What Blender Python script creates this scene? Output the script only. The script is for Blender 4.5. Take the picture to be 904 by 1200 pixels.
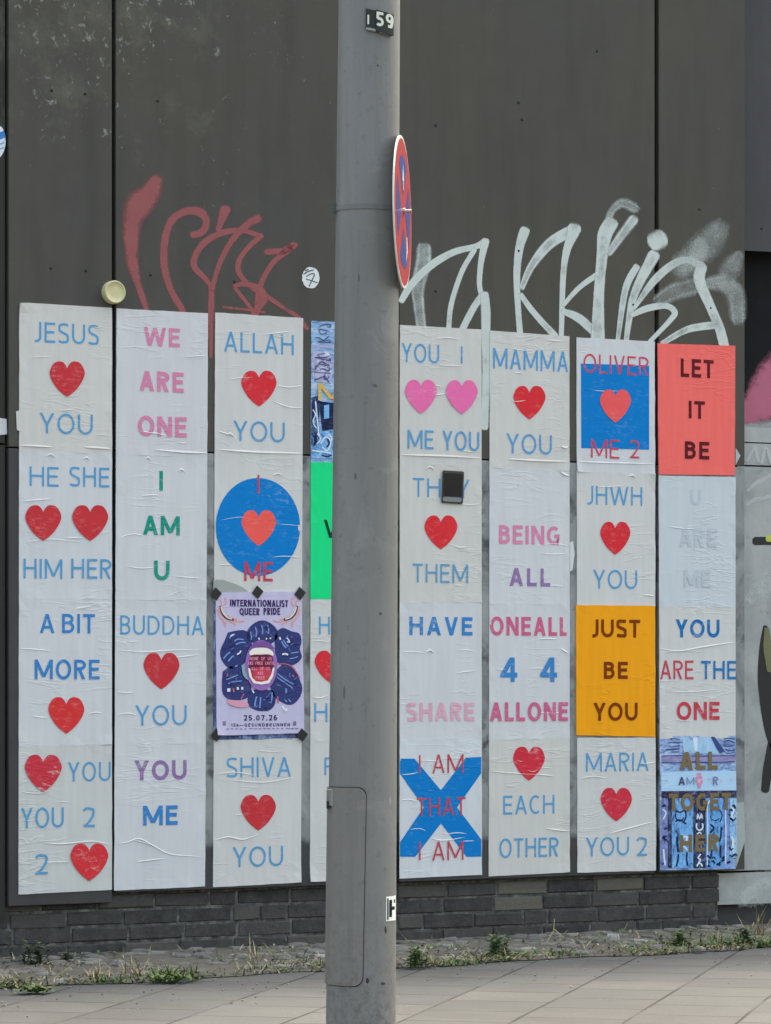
import bpy, math, random
from mathutils import Vector
R = math.radians
rnd = random.Random(7)
sc = bpy.context.scene
for o in list(bpy.data.objects): bpy.data.objects.remove(o)

# ------------------------------------------------------------------ camera
TH = R(29.0)                 # how far the wall turns away from the picture plane
Z0, CAM_H, FPX, HOR, CX = 14.6, 1.15, 4000.0, 797.0, 452.0
ct, st = math.cos(TH), math.sin(TH)
CAM = Vector((-Z0*st, -Z0*ct, CAM_H))
FW, RT = Vector((st, ct, 0)), Vector((ct, -st, 0))
cd = bpy.data.cameras.new('camera'); cam = bpy.data.objects.new('camera', cd); sc.collection.objects.link(cam)
cam.location = CAM; cam.rotation_euler = (R(90), 0, -TH)
cd.sensor_fit = 'VERTICAL'; cd.sensor_height = 36; cd.sensor_width = 27
cd.lens = 36*FPX/1200; cd.shift_y = (HOR-600)/1200.0
cd.clip_start = .1; cd.clip_end = 500
sc.camera = cam

# ------------------------------------------------------------------ light
SUN_EL, SUN_AZ = R(64), R(52)          # azimuth from +Y (into the wall) towards +X (along the wall)
w = bpy.data.worlds.new('World'); sc.world = w; w.use_nodes = True
nt = w.node_tree; bg = nt.nodes['Background']
sky = nt.nodes.new('ShaderNodeTexSky'); sky.sky_type = 'NISHITA'; sky.sun_disc = False
sky.sun_elevation = SUN_EL; sky.sun_rotation = SUN_AZ
sky.air_density = 2.1; sky.dust_density = 8.0; sky.ozone_density = 0.0
nt.links.new(sky.outputs[0], bg.inputs[0]); bg.inputs[1].default_value = 0.15
sl = bpy.data.lights.new('sun', 'SUN'); sl.energy = 1.5; sl.angle = R(10); sl.color = (1, .90, .74)
sun = bpy.data.objects.new('sun', sl); sc.collection.objects.link(sun)
sd = Vector((math.sin(SUN_AZ)*math.cos(SUN_EL), math.cos(SUN_AZ)*math.cos(SUN_EL), math.sin(SUN_EL)))
sun.rotation_euler = (-sd).to_track_quat('-Z', 'Y').to_euler()
vs = sc.view_settings
vs.view_transform = 'Standard'; vs.look = 'None'; vs.gamma = 1; vs.use_curve_mapping = False; vs.exposure = 1.58

# ------------------------------------------------------------------ photo pixels -> the place
def Wt(px): 
    u = (px-CX)/FPX
    return u
def W(px, py, d=0.0):
    """point on the vertical plane d metres in front of the cladding"""
    u = (px-CX)/FPX
    t = (Z0*ct-d)/(ct-u*st)
    p = CAM + t*(FW+u*RT); p.z = CAM_H+t*(HOR-py)/FPX
    return p
def P(px, py, Z):
    p = CAM + Z*(FW+(px-CX)/FPX*RT); p.z = CAM_H+Z*(HOR-py)/FPX
    return p
def G(px, py, z=0.0):
    t = (CAM_H-z)*FPX/(py-HOR)
    p = CAM+t*(FW+(px-CX)/FPX*RT); p.z = z
    return p
def lin(c):
    r = []
    for v in c:
        v /= 255.0
        r.append(v/12.92 if v <= .04045 else ((v+.055)/1.055)**2.4)
    return r
def alb(c, k=.97): return tuple(min(.97, v*k) for v in lin(c))+(1,)

# ------------------------------------------------------------------ mesh helpers
class MB:
    def __init__(s): s.v=[]; s.f=[]; s.a={}; s.mi=[]
    def vert(s, p, a=1.0): s.v.append(Vector(p)); s.a[len(s.v)-1]=a; return len(s.v)-1
    def face(s, pts, a=1.0, m=0):
        s.f.append([s.vert(p, a) for p in pts]); s.mi.append(m)
    def box(s, x0, x1, y0, y1, z0, z1, m=0):
        c=[(x0,y0,z0),(x1,y0,z0),(x1,y1,z0),(x0,y1,z0),(x0,y0,z1),(x1,y0,z1),(x1,y1,z1),(x0,y1,z1)]
        i=[s.vert(p) for p in c]
        for q in ((0,3,2,1),(4,5,6,7),(0,1,5,4),(1,2,6,5),(2,3,7,6),(3,0,4,7)):
            s.f.append([i[k] for k in q]); s.mi.append(m)
    def grid(s, rows, m=0, closed=False, al=None):
        idx=[[s.vert(p, 1.0 if al is None else al[j][i]) for i,p in enumerate(r)] for j,r in enumerate(rows)]
        for j in range(len(rows)-1):
            n=len(rows[j])
            for i in range(n if closed else n-1):
                k=(i+1)%n
                s.f.append([idx[j][i],idx[j][k],idx[j+1][k],idx[j+1][i]]); s.mi.append(m)
        return idx
    def build(s, name, mat, parent=None, origin=None, smooth=False, merge=False):
        o0 = Vector(origin) if origin is not None else Vector((0,0,0))
        me = bpy.data.meshes.new(name)
        me.from_pydata([tuple(v-o0) for v in s.v], [], s.f)
        mats = mat if isinstance(mat,(list,tuple)) else [mat]
        for m in mats: me.materials.append(m)
        at = me.attributes.new('cover','FLOAT','POINT')
        at.data.foreach_set('value',[s.a[i] for i in range(len(s.v))])
        for p,m in zip(me.polygons, s.mi): p.material_index=m; p.use_smooth=smooth
        me.validate(); me.update()
        ob = bpy.data.objects.new(name, me); sc.collection.objects.link(ob)
        if parent is not None: ob.parent = parent
        else: ob.location = o0
        return ob
def tag(o, label=None, cat=None, group=None, kind=None):
    if label: o['label']=label
    if cat: o['category']=cat
    if group: o['group']=group
    if kind: o['kind']=kind
    return o
def empty(name, loc, label=None, cat=None, group=None):
    e = bpy.data.objects.new(name, None); e.empty_display_size=.1; e.location = loc
    sc.collection.objects.link(e); return tag(e,label,cat,group)
def catmull(pts, n=6):
    pts=[Vector(p) for p in pts]
    if len(pts)<3: return pts
    out=[]
    for i in range(len(pts)-1):
        p0=pts[max(i-1,0)]; p1=pts[i]; p2=pts[i+1]; p3=pts[min(i+2,len(pts)-1)]
        for k in range(n):
            t=k/n
            out.append(.5*((2*p1)+(p2-p0)*t+(2*p0-5*p1+4*p2-p3)*t*t+(3*p1-p0-3*p2+p3)*t**3))
    out.append(pts[-1]); return out
def normals2(pts, closed=False):
    n=len(pts); res=[]
    for i in range(n):
        a = pts[i-1] if (i>0 or closed) else pts[i]
        b = pts[(i+1)%n] if (i<n-1 or closed) else pts[i]
        d1 = (pts[i]-a); d2=(b-pts[i])
        if d1.length<1e-9: d1=d2
        if d2.length<1e-9: d2=d1
        d1=d1.normalized(); d2=d2.normalized()
        t=(d1+d2)
        t = t.normalized() if t.length>1e-6 else d1
        nn=Vector((-t.y,t.x)); c=max(.5,nn.dot(Vector((-d1.y,d1.x))))
        res.append(nn/c)
    return res

# ------------------------------------------------------------------ materials
def new_mat(name):
    m = bpy.data.materials.new(name); m.use_nodes=True
    n = m.node_tree; b = n.nodes['Principled BSDF']
    return m, n, b
def N(nt, typ, **kw):
    n = nt.nodes.new(typ)
    for k,v in kw.items():
        if k in n.inputs and not hasattr(n,k): n.inputs[k].default_value=v
        else: setattr(n,k,v)
    return n
def pos(nt, scale=(1,1,1), loc=(0,0,0), rot=(0,0,0)):
    g = nt.nodes.new('ShaderNodeNewGeometry'); mp = nt.nodes.new('ShaderNodeMapping')
    mp.inputs['Scale'].default_value=scale; mp.inputs['Location'].default_value=loc; mp.inputs['Rotation'].default_value=rot
    nt.links.new(g.outputs['Position'], mp.inputs['Vector']); return mp.outputs[0]
def noise(nt, vec, scale, detail=4, rough=.55, dist=0):
    n = nt.nodes.new('ShaderNodeTexNoise'); n.inputs['Scale'].default_value=scale
    n.inputs['Detail'].default_value=detail; n.inputs['Roughness'].default_value=rough; n.inputs['Distortion'].default_value=dist
    nt.links.new(vec, n.inputs['Vector']); return n.outputs['Fac']
def ramp(nt, val, stops):
    r = nt.nodes.new('ShaderNodeValToRGB'); e=r.color_ramp.elements
    while len(e)<len(stops): e.new(.5)
    for q,(p,c) in zip(e,stops):
        q.position=p; q.color = c if isinstance(c,(tuple,list)) else (c,c,c,1)
    nt.links.new(val, r.inputs[0]); return r.outputs[0]
def mix(nt, fac, a, b, mode='MIX'):
    m = nt.nodes.new('ShaderNodeMix'); m.data_type='RGBA'; m.blend_type=mode
    for s,v in ((m.inputs[0],fac),(m.inputs[6],a),(m.inputs[7],b)):
        if isinstance(v,(int,float)): s.default_value=v
        elif isinstance(v,(tuple,list)): s.default_value=tuple(v) if len(v)==4 else tuple(v)+(1,)
        else: nt.links.new(v,s)
    return m.outputs[2]
def mth(nt, op, a, b=0.0, clamp=False):
    m = nt.nodes.new('ShaderNodeMath'); m.operation=op; m.use_clamp=clamp
    for s,v in ((m.inputs[0],a),(m.inputs[1],b)):
        if isinstance(v,(int,float)): s.default_value=v
        else: nt.links.new(v,s)
    return m.outputs[0]
def bump(nt, b, h, strength, dist):
    n = nt.nodes.new('ShaderNodeBump'); n.inputs['Strength'].default_value=strength; n.inputs['Distance'].default_value=dist
    nt.links.new(h, n.inputs['Height']); nt.links.new(n.outputs[0], b.inputs['Normal'])
def mul(c,k): return (min(c[0]*k,1),min(c[1]*k,1),min(c[2]*k,1),1)

def crease_height(n):
    """creases of pasted paper: thin, mostly level wrinkles in patches, plus slow swells"""
    v = pos(n,(2.2,2.2,11)); a = noise(n,v,1.6,3,.5,.6)
    band = ramp(n,a,[(.470,0.0),(.495,1.0),(.505,1.0),(.53,0.0)])
    mask = ramp(n,noise(n,pos(n),3.3,2),[(.50,0.0),(.62,1.0)])
    thin = mth(n,'MULTIPLY',band,mask)
    swell = noise(n,pos(n,(6,6,2.2)),1.5,2)
    fine = noise(n,pos(n,(30,30,60)),1.0,2)
    h = mth(n,'ADD',mth(n,'MULTIPLY',thin,.7),mth(n,'MULTIPLY',swell,1.5))
    return mth(n,'ADD',h,mth(n,'MULTIPLY',fine,.15))
_pm={}
def paper(c, wear=.5):
    key=('p',c,wear)
    if key in _pm: return _pm[key]
    m,n,b = new_mat('poster_paper'); col=alb(c,1.17)
    f1 = noise(n,pos(n,(34,34,3)),1.0,3)        # glue brushed on up and down
    f2 = noise(n,pos(n),5,5)
    cc = mix(n,ramp(n,f1,[(.3,0.0),(.7,1.0)]),mul(col,.95),mul(col,1.03))
    cc = mix(n,ramp(n,f2,[(.35,.0),(.75,.35*wear)]),cc,mul(col,.80))
    spots = ramp(n,noise(n,pos(n),60,4,.7),[(.70,0.0),(.76,.55*wear)])
    cc = mix(n,spots,cc,(col[0]*.55,col[1]*.52,col[2]*.47,1))
    n.links.new(cc,b.inputs['Base Color']); b.inputs['Roughness'].default_value=.72
    b.inputs['Specular IOR Level'].default_value=.3
    bump(n,b,crease_height(n),.42,.0032)
    _pm[key]=m; return m
def ink(c, worn=.25, under=(205,208,205)):
    key=('i',c,worn,under)
    if key in _pm: return _pm[key]
    m,n,b = new_mat('printed_ink'); col=alb(c,1.17); un=alb(under,1.17)
    f = noise(n,pos(n,(30,30,70)),1.0,5,.7)
    f2 = noise(n,pos(n,(1,1,1)),9,3)
    fac = mth(n,'MULTIPLY',ramp(n,f,[(.52,0.0),(.66,1.0)]),ramp(n,f2,[(.40,0.0),(.68,1.0)]))
    fac = mth(n,'ADD',mth(n,'MULTIPLY',fac,worn*1.2),worn*.03,True)
    cc = mix(n,noise(n,pos(n),14,3),mul(col,.92),mul(col,1.06))
    n.links.new(mix(n,fac,cc,un),b.inputs['Base Color']); b.inputs['Roughness'].default_value=.75
    b.inputs['Specular IOR Level'].default_value=.12
    bump(n,b,crease_height(n),.42,.0032)
    _pm[key]=m; return m
def plain(name,c,rough=.6,metal=0,var=.12,scale=30,spec=.4):
    m,n,b = new_mat(name); col=alb(c) if max(c)>1 else tuple(c)+(1,)
    cc = mix(n,noise(n,pos(n),scale,4),mul(col,1-var),mul(col,1+var))
    n.links.new(cc,b.inputs['Base Color']); b.inputs['Roughness'].default_value=rough; b.inputs['Metallic'].default_value=metal
    b.inputs['Specular IOR Level'].default_value=spec
    return m
def spray(name,c,strength=1.0,grain=90):
    """sprayed paint: thins out at its edges into speckle (per-vertex coverage)"""
    m,n,b = new_mat(name); col=alb(c)
    at = n.nodes.new('ShaderNodeAttribute'); at.attribute_name='cover'
    g = noise(n,pos(n),grain,3,.7); g2=noise(n,pos(n),12,3)
    f = mth(n,'MULTIPLY',at.outputs['Fac'],mth(n,'ADD',.15,mth(n,'MULTIPLY',g2,1.65)))
    f = mth(n,'ADD',f,mth(n,'MULTIPLY',mth(n,'SUBTRACT',g,.5),.8))
    f = mth(n,'MULTIPLY',ramp(n,f,[(.06,0.0),(.72,1.0)]),strength)
    f = mth(n,'MULTIPLY',f,ramp(n,at.outputs['Fac'],[(0,0.0),(.08,1.0)]))
    n.links.new(f,b.inputs['Alpha'])
    n.links.new(mix(n,g2,mul(col,.85),mul(col,1.1)),b.inputs['Base Color']); b.inputs['Roughness'].default_value=.6
    return m

def panel_mat(name, base, grey=None):
    """dark grey cladding sheet: paste flecks, grime, an old roller-painted grey band low down"""
    m,n,b = new_mat(name); col=alb(base)
    big = noise(n,pos(n),.9,3); mid=noise(n,pos(n),7,5,.65)
    warm=(col[0]*1.10,col[1]*1.06,col[2]*.88,1); cool=(col[0]*.95,col[1]*.94,col[2]*1.03,1)
    cc = mix(n,ramp(n,big,[(.35,0.0),(.65,1.0)]),cool,warm)
    cc = mix(n,ramp(n,mid,[(.3,0.0),(.8,.5)]),cc,mul(col,1.35))
    cc = mix(n,ramp(n,noise(n,pos(n,(9,9,1.1)),1.0,4),[(.46,0.0),(.75,.5)]),cc,mul(col,.66))
    # torn paste flecks, thickest high up on the left
    sx = n.nodes.new('ShaderNodeSeparateXYZ'); g=n.nodes.new('ShaderNodeNewGeometry'); n.links.new(g.outputs['Position'],sx.inputs[0])
    zm = n.nodes.new('ShaderNodeMapRange'); zm.inputs[1].default_value=2.9; zm.inputs[2].default_value=3.8
    n.links.new(sx.outputs['Z'],zm.inputs[0])
    xm = n.nodes.new('ShaderNodeMapRange'); xm.inputs[1].default_value=.2; xm.inputs[2].default_value=-1.4
    n.links.new(sx.outputs['X'],xm.inputs[0])
    zone = mth(n,'MULTIPLY',zm.outputs[0],xm.outputs[0],True)
    zone = mth(n,'ADD',mth(n,'MULTIPLY',zone,.15),-.035)
    fl = noise(n,pos(n,(1,1,.8)),27,6,.72,.6); patch=noise(n,pos(n),3.1,3)
    fv = mth(n,'ADD',mth(n,'ADD',fl,zone),mth(n,'MULTIPLY',mth(n,'SUBTRACT',patch,.5),.26))
    cc = mix(n,ramp(n,fv,[(.68,0.0),(.74,.85)]),cc,(.29,.29,.26,1))
    cc = mix(n,ramp(n,mth(n,'ADD',mth(n,'MULTIPLY',zone,1.6),noise(n,pos(n),5.0,5,.7)),[(.62,0.0),(.85,.45)]),cc,(.17,.165,.115,1))
    if grey:
        z0,z1,x0=grey
        wob = mth(n,'MULTIPLY',mth(n,'SUBTRACT',noise(n,pos(n,(2,2,2)),1.0,4),.5),.55)
        zz = mth(n,'ADD',sx.outputs['Z'],wob)
        up = n.nodes.new('ShaderNodeMapRange'); up.inputs[1].default_value=z1+.04; up.inputs[2].default_value=z1-.04; n.links.new(zz,up.inputs[0])
        lo = n.nodes.new('ShaderNodeMapRange'); lo.inputs[1].default_value=z0-.01; lo.inputs[2].default_value=z0+.02
        n.links.new(mth(n,'ADD',sx.outputs['Z'],mth(n,'MULTIPLY',wob,.2)),lo.inputs[0])
        xx = n.nodes.new('ShaderNodeMapRange'); xx.inputs[1].default_value=x0-.05; xx.inputs[2].default_value=x0+.05; n.links.new(sx.outputs['X'],xx.inputs[0])
        f = mth(n,'MULTIPLY',mth(n,'MULTIPLY',up.outputs[0],lo.outputs[0]),xx.outputs[0])
        pv = noise(n,pos(n,(8,8,4)),1.0,5,.65,.8)
        gc = ramp(n,pv,[(.30,(.13,.13,.14,1)),(.48,(.25,.26,.26,1)),(.70,(.36,.37,.37,1))])
        cc = mix(n,mth(n,'MULTIPLY',f,ramp(n,noise(n,pos(n),9,4),[(.34,.15),(.46,1.0)])),cc,gc)
    n.links.new(cc,b.inputs['Base Color']); b.inputs['Roughness'].default_value=.62; b.inputs['Specular IOR Level'].default_value=.35
    bump(n,b,noise(n,pos(n),25,4),.25,.002)
    return m

# ------------------------------------------------------------------ lettering: a monoline humanist capital alphabet
def seg(a,b,t,clip=(0,1),ext=0.0):
    a=Vector(a); b=Vector(b); d=(b-a)
    if d.length<1e-9: return []
    d=d.normalized(); nn=Vector((-d.y,d.x))*t/2; a2=a-d*ext; b2=b+d*ext
    poly=[a2+nn,a2-nn,b2-nn,b2+nn]
    for lim,sgn in ((clip[0],1),(clip[1],-1)):
        out=[]
        for i in range(len(poly)):
            p=poly[i]; q=poly[(i+1)%len(poly)]
            dp=(p.y-lim)*sgn; dq=(q.y-lim)*sgn
            if dp>=0: out.append(p)
            if (dp<0)!=(dq<0): out.append(p+(q-p)*(dp/(dp-dq)))
        poly=out
        if len(poly)<3: return []
    return [poly]
def rib(pts,t,closed=False):
    pts=[Vector(p) for p in pts]; nn=normals2(pts,closed); n=len(pts); out=[]
    for i in range(n if closed else n-1):
        k=(i+1)%n
        out.append([pts[i]+nn[i]*t/2,pts[i]-nn[i]*t/2,pts[k]-nn[k]*t/2,pts[k]+nn[k]*t/2])
    return out
def arc(cx,cy,rx,ry,a0,a1,n=14):
    return [(cx+rx*math.cos(R(a0+(a1-a0)*i/n)),cy+ry*math.sin(R(a0+(a1-a0)*i/n))) for i in range(n+1)]
GW={'A':.66,'B':.55,'C':.60,'D':.66,'E':.50,'F':.46,'G':.66,'H':.64,'I':0,'J':.34,'L':.45,'M':.88,'N':.66,'O':.74,'P':.52,
    'Q':.74,'R':.56,'S':.50,'T':.54,'U':.63,'V':.62,'W':1.06,'Y':.60,'2':.50,'4':.58,'5':.5,'9':.52,'0':.54,'6':.52,'7':.5,'1':.3,'.':0,
    'h':.42,'-':.6}
def gwidth(ch,t): return max(GW[ch],t)+(t*.35 if GW[ch]>0 else 0)
def glyph(ch,w,t):
    h=t/2; S=[]
    V=lambda x,y0=0,y1=1: S.append(seg((x,y0),(x,y1),t))
    Hb=lambda y,x0,x1: S.append(seg((x0,y),(x1,y),t))
    D=lambda a,b,clip=(0,1),ext=.25: S.append(seg(a,b,t*1.04,clip,ext))
    if ch=='I' : S.append(seg((w/2,0),(w/2,1),t))
    elif ch=='.': S.append(seg((w/2,0),(w/2,t),t))
    elif ch=='-': Hb(.42,0,w)
    elif ch=='1': V(w-h); S.append(seg((w-h,1-h*1.1),(0,.78),t))
    elif ch=='E':
        V(h); Hb(1-h,h,w); Hb(.52,h,w*.92); Hb(h,h,w)
    elif ch=='F': V(h); Hb(1-h,h,w); Hb(.50,h,w*.9)
    elif ch=='L': V(h); Hb(h,h,w)
    elif ch=='T': Hb(1-h,0,w); V(w/2)
    elif ch=='H': V(h); V(w-h); Hb(.53,h,w-h)
    elif ch in 'O0': S.append(rib(arc(w/2,.5,w/2-h,.5-h+.012,0,360,30)[:-1],t,True))
    elif ch=='Q': S.append(rib(arc(w/2,.5,w/2-h,.5-h,0,360,30)[:-1],t,True)); S.append(seg((w*.55,.25),(w,-.1),t,(-.2,1)))
    elif ch=='U': S.append(rib([(h,1)]+arc(w/2,w/2,w/2-h,w/2-h,180,360,16)+[(w-h,1)],t))
    elif ch=='J': S.append(rib([(w-h,1),(w-h,.3)]+arc(w-h-.26,.26,.26,.26-h+.02,0,-100,8)[1:],t))
    elif ch=='C': S.append(rib(arc(w*.56,.5,w*.56-h,.5-h,52,308,22),t))
    elif ch=='G': S.append(rib(arc(w*.54,.5,w*.54-h,.5-h,50,318,22)+[(w-h,.13),(w-h,.45)],t)); Hb(.47,w*.58,w)
    elif ch=='S':
        p=[(w-h*.6,.90),(w*.72,.985-h*.8),(w*.48,1-h),(w*.2,.93-h*.3),(h,.76),(w*.18,.60),(w*.5,.515),(w*.84,.41),(w-h,.25),(w*.82,.075+h*.3),(w*.5,h),(w*.25,.01+h),(h*.4,.11)]
        S.append(rib(catmull(p,4),t))
    elif ch=='D': S.append(rib([(h,h),(h,1-h)]+[(w*.35,1-h)]+arc(w*.38,.5,w*.62-h,.5-h,90,-90,16)[1:-1]+[(w*.35,h)],t,True))
    elif ch in 'PRB':
        tp=.46 if ch!='P' else .42
        ym=tp+h; 
        S.append(rib([(h,1-h),(w*.45,1-h)]+arc(w*.45,(1-h+ym)/2,w*(.50 if ch=='B' else .55)-h,(1-h-ym)/2,90,-90,12)[1:-1]+[(w*.45,ym),(h,ym)],t)); V(h)
        if ch=='R': S.append(seg((w*.42,ym),(w-h*1.05,-.1),t*1.05,(0,1)))
        if ch=='B': S.append(rib([(h,ym),(w*.5,ym)]+arc(w*.5,(ym+h)/2,w*.5-h,(ym-h)/2,90,-90,12)[1:-1]+[(w*.5,h),(h,h)],t))
    elif ch=='A':
        D((h*1.05,0),(w/2,1)); D((w-h*1.05,0),(w/2,1)); Hb(.31,w*.22,w*.78)
    elif ch=='V': D((h*1.05,1),(w/2,0)); D((w-h*1.05,1),(w/2,0))
    elif ch=='Y':
        D((h*1.05,1),(w/2,.42),(.42,1.0)); D((w-h*1.05,1),(w/2,.42),(.42,1.0)); S.append(seg((w/2,0),(w/2,.47),t))
    elif ch=='N': V(h); V(w-h); D((h,1),(w-h,0))
    elif ch=='M':
        V(h); V(w-h); D((h,1),(w/2,.12),(.12,1)); D((w-h,1),(w/2,.12),(.12,1))
    elif ch=='W':
        q=w*.26; D((h,1),(q,0)); D((q,0),(w/2,.95),(0,.97)); D((w/2,.95),(w-q,0),(0,.97)); D((w-q,0),(w-h,1))
    elif ch=='2':
        p=[(h*.4,.83),(w*.25,.965-h*.4),(w*.5,1-h),(w*.85,.88),(w-h*1.3,.70),(w*.78,.50),(w*.40,.20),(w*.14,h)]
        S.append(rib(catmull(p,4),t)); Hb(h,0+h*.3,w)
    elif ch=='4':
        V(w*.72); Hb(.28,0,w); D((w*.70,1),(h*.8,.25),(.25,1),.1)
    elif ch=='5':
        Hb(1-h,w*.14,w*.92); S.append(seg((w*.16,.52),(w*.2,1),t)); S.append(rib([(w*.16,.56)]+arc(w*.42,.32,w*.56-h,.31-h*.9,100,-140,14),t))
    elif ch=='9':
        S.append(rib(arc(w/2,.68,w/2-h,.32-h,0,360,20)[:-1],t,True)); S.append(rib([(w-h,.7),(w-h*1.1,.40),(w*.7,.13),(w*.30,h*1.2)],t))
    elif ch=='6':
        S.append(rib(arc(w/2,.32,w/2-h,.32-h,0,360,20)[:-1],t,True)); S.append(rib([(h,.3),(h*1.1,.60),(w*.3,.87),(w*.72,1-h*1.2)],t))
    elif ch=='7': Hb(1-h,0,w); S.append(seg((w-h,1-h),(w*.25,-.05),t))
    elif ch=='h': V(h); S.append(rib([(h,.4)]+arc(w/2,.42,w/2-h,.22,150,0,8)+[(w-h,0)],t))
    return S
def layout(word,wd,t):
    """-> list of (polygon, stroke layer) in units of the cap height, filling width wd"""
    ws=[gwidth(c,t) for c in word]; n=len(word); tot=sum(ws); k=1.0; g=0
    gmin=max(.07,.20-t*.5)
    if n>1:
        g=(wd-tot)/(n-1)
        if g<gmin: k=max(.5,(wd-gmin*(n-1))/tot); g=(wd-tot*k)/(n-1)
        else: k=max(1.0,min(1.2,(wd-.17*(n-1))/tot)); g=(wd-tot*k)/(n-1)
    elif word not in 'I.': k=wd/tot
    x=0; out=[]
    for c,cw in zip(word,ws):
        cw=cw*k if c not in 'I.' else cw
        for li,st_ in enumerate(glyph(c,cw,t)):
            for poly in st_: out.append(([Vector((p.x+x,p.y)) for p in poly],li))
        x+=cw+g
    return out

# things pasted on a plane: poster-local painter
class Sheet:
    def __init__(s, name, quad, mat, label, cat='poster', group=None, d=.003, creases=(), thick=True):
        """quad: photo pixels TL,TR,BR,BL"""
        s.d=d; s.q=[W(*p,d) for p in quad]; s.layer=0
        o=sum(s.q,Vector((0,0,0)))/4; s.o=Vector((o.x,0,min(s.q[2].z,s.q[3].z)))
        mb=MB(); tl,tr,br,bl=s.q; nx,ny=10,14
        rows=[]
        for j in range(ny+1):
            a=tl.lerp(bl,j/ny); b=tr.lerp(br,j/ny); r=[]
            for i in range(nx+1):
                p=a.lerp(b,i/nx)
                if thick and (i in (0,nx) or j in (0,ny)) and rnd.random()<.5:      # edges lift and fray a little
                    p=p+Vector((rnd.uniform(-.0012,.0012),-rnd.uniform(0,.0018),rnd.uniform(-.0012,.0012)))
                r.append(p)
            rows.append(r)
        if thick:
            for (j,i,dj,di) in ((0,0,1,1),(0,nx,1,-1),(ny,0,-1,1),(ny,nx,-1,-1)):
                if rnd.random()<.14:
                    h_=rnd.uniform(.004,.009)
                    rows[j][i]=rows[j][i]+Vector((di*.002,-h_,dj*.002*-1)); rows[j+dj][i]=rows[j+dj][i]+Vector((0,-h_*.3,0)); rows[j][i+di]=rows[j][i+di]+Vector((0,-h_*.3,0))
        mb.grid(rows)
        back=lambda p: Vector((p.x,-.0002,p.z))
        ring=rows[0]+[r[-1] for r in rows[1:]]+rows[-1][::-1][1:]+[r[0] for r in rows[::-1]][1:-1]
        mb.grid([ring,[back(p) for p in ring]],closed=True)
        for cr in creases: s.crease(mb,*cr)
        s.root=mb.build(name,mat,None,s.o); tag(s.root,label,cat,group)
    def crease(s,mb,pts,wid=1.6,h=.0022):
        """raised fold along photo pixels"""
        pp=catmull([Vector((a,b,0)) for a,b in pts],4); n=len(pp)
        top=[];mid=[];low=[]
        for i,p in enumerate(pp):
            k=math.sin(math.pi*(i+.25)/(n-.5))**.6
            top.append(W(p.x,p.y-wid*k*.7,s.d+.0001)); mid.append(W(p.x,p.y+wid*k*.15,s.d+.0004+h*k)); low.append(W(p.x,p.y+wid*k*.5,s.d+.0001))
        mb.grid([top,mid,low])
    def nd(s):
        s.layer+=1; return s.d+.0009+.00045*(s.layer-1)
    def poly(s,name,pts,mat,label=None,d=None,fan=True,smooth=0):
        d=s.nd() if d is None else d
        if smooth:
            pts=catmull([Vector((a,b,0)) for a,b in list(pts)+[pts[0]]],smooth)[:-1]
            pts=[(p.x,p.y) for p in pts]
        mb=MB(); vv=[W(a,b,d) for a,b in pts]
        if fan:
            c=sum(vv,Vector())/len(vv); ci=mb.vert(c); ii=[mb.vert(v) for v in vv]
            for i in range(len(ii)): mb.f.append([ci,ii[i],ii[(i+1)%len(ii)]]); mb.mi.append(0)
        else: mb.face(vv)
        o=mb.build(name,mat,s.root,s.o); tag(o,label); return o
    def word(s,text,x0,x1,y0,y1,mat,t=.125,label=None,d=None,name='lettering'):
        d=s.nd() if d is None else d
        a=W(x0,(y0+y1)/2,d); b=W(x1,(y0+y1)/2,d); m=W((x0+x1)/2,y0,d); m2=W((x0+x1)/2,y1,d)
        cap=m.z-m2.z; mb=MB()
        for poly,li in layout(text,(b.x-a.x)/cap,t):
            mb.face([Vector((a.x+p.x*cap,-d-.00010*li,m2.z+p.y*cap)) for p in poly])
        return tag(mb.build(name,mat,s.root,s.o),label)
    def heart(s,cx,cy,wpx,hpx,mat,label=None):
        half=[(0,.80),(.10,.90),(.25,.98),(.46,1.0),(.70,.965),(.88,.86),(1.0,.70),(.97,.57),(.84,.42),(.60,.24),(.30,.09),(0,-.02)]
        left=[(-x,y) for x,y in half[1:-1]][::-1]
        c1=catmull([Vector((x,y,0)) for x,y in half],4); c2=catmull([Vector((x,y,0)) for x,y in [half[-1]]+left+[half[0]]],4)
        pts=[(cx+p.x*wpx/2,cy+hpx/2-p.y*hpx) for p in c1[:-1]+c2[:-1]]
        return s.poly('heart',pts,mat,label)
    def strokes(s,name,lines,mat,label=None,d=None):
        """lines: (points px, width px)"""
        d=s.nd() if d is None else d; mb=MB()
        for k,(pts,wd) in enumerate(lines):
            pp=[Vector((p.x,p.y)) for p in catmull([Vector((a,b,0)) for a,b in pts],4)]; nn=normals2(pp); n=len(pp)
            A=[];B=[]
            for i,(p,q) in enumerate(zip(pp,nn)):
                A.append(W(p.x+q.x*wd/2,p.y+q.y*wd/2,d+.00003*k)); B.append(W(p.x-q.x*wd/2,p.y-q.y*wd/2,d+.00003*k))
            mb.grid([A,B])
        return tag(mb.build(name,mat,s.root,s.o),label)

# ================================================================== THE SETTING
def stucture_sheet(name,x0,x1,y0,y1,z,mat):
    mb=MB(); mb.face([(x0,y0,z),(x1,y0,z),(x1,y1,z),(x0,y1,z)]); return tag(mb.build(name,mat),kind='structure')
road_m=plain('asphalt',(.055,.055,.056),.85,scale=60,var=.25)
stucture_sheet('ground',-120,120,-120,120,-.14,road_m)

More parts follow.
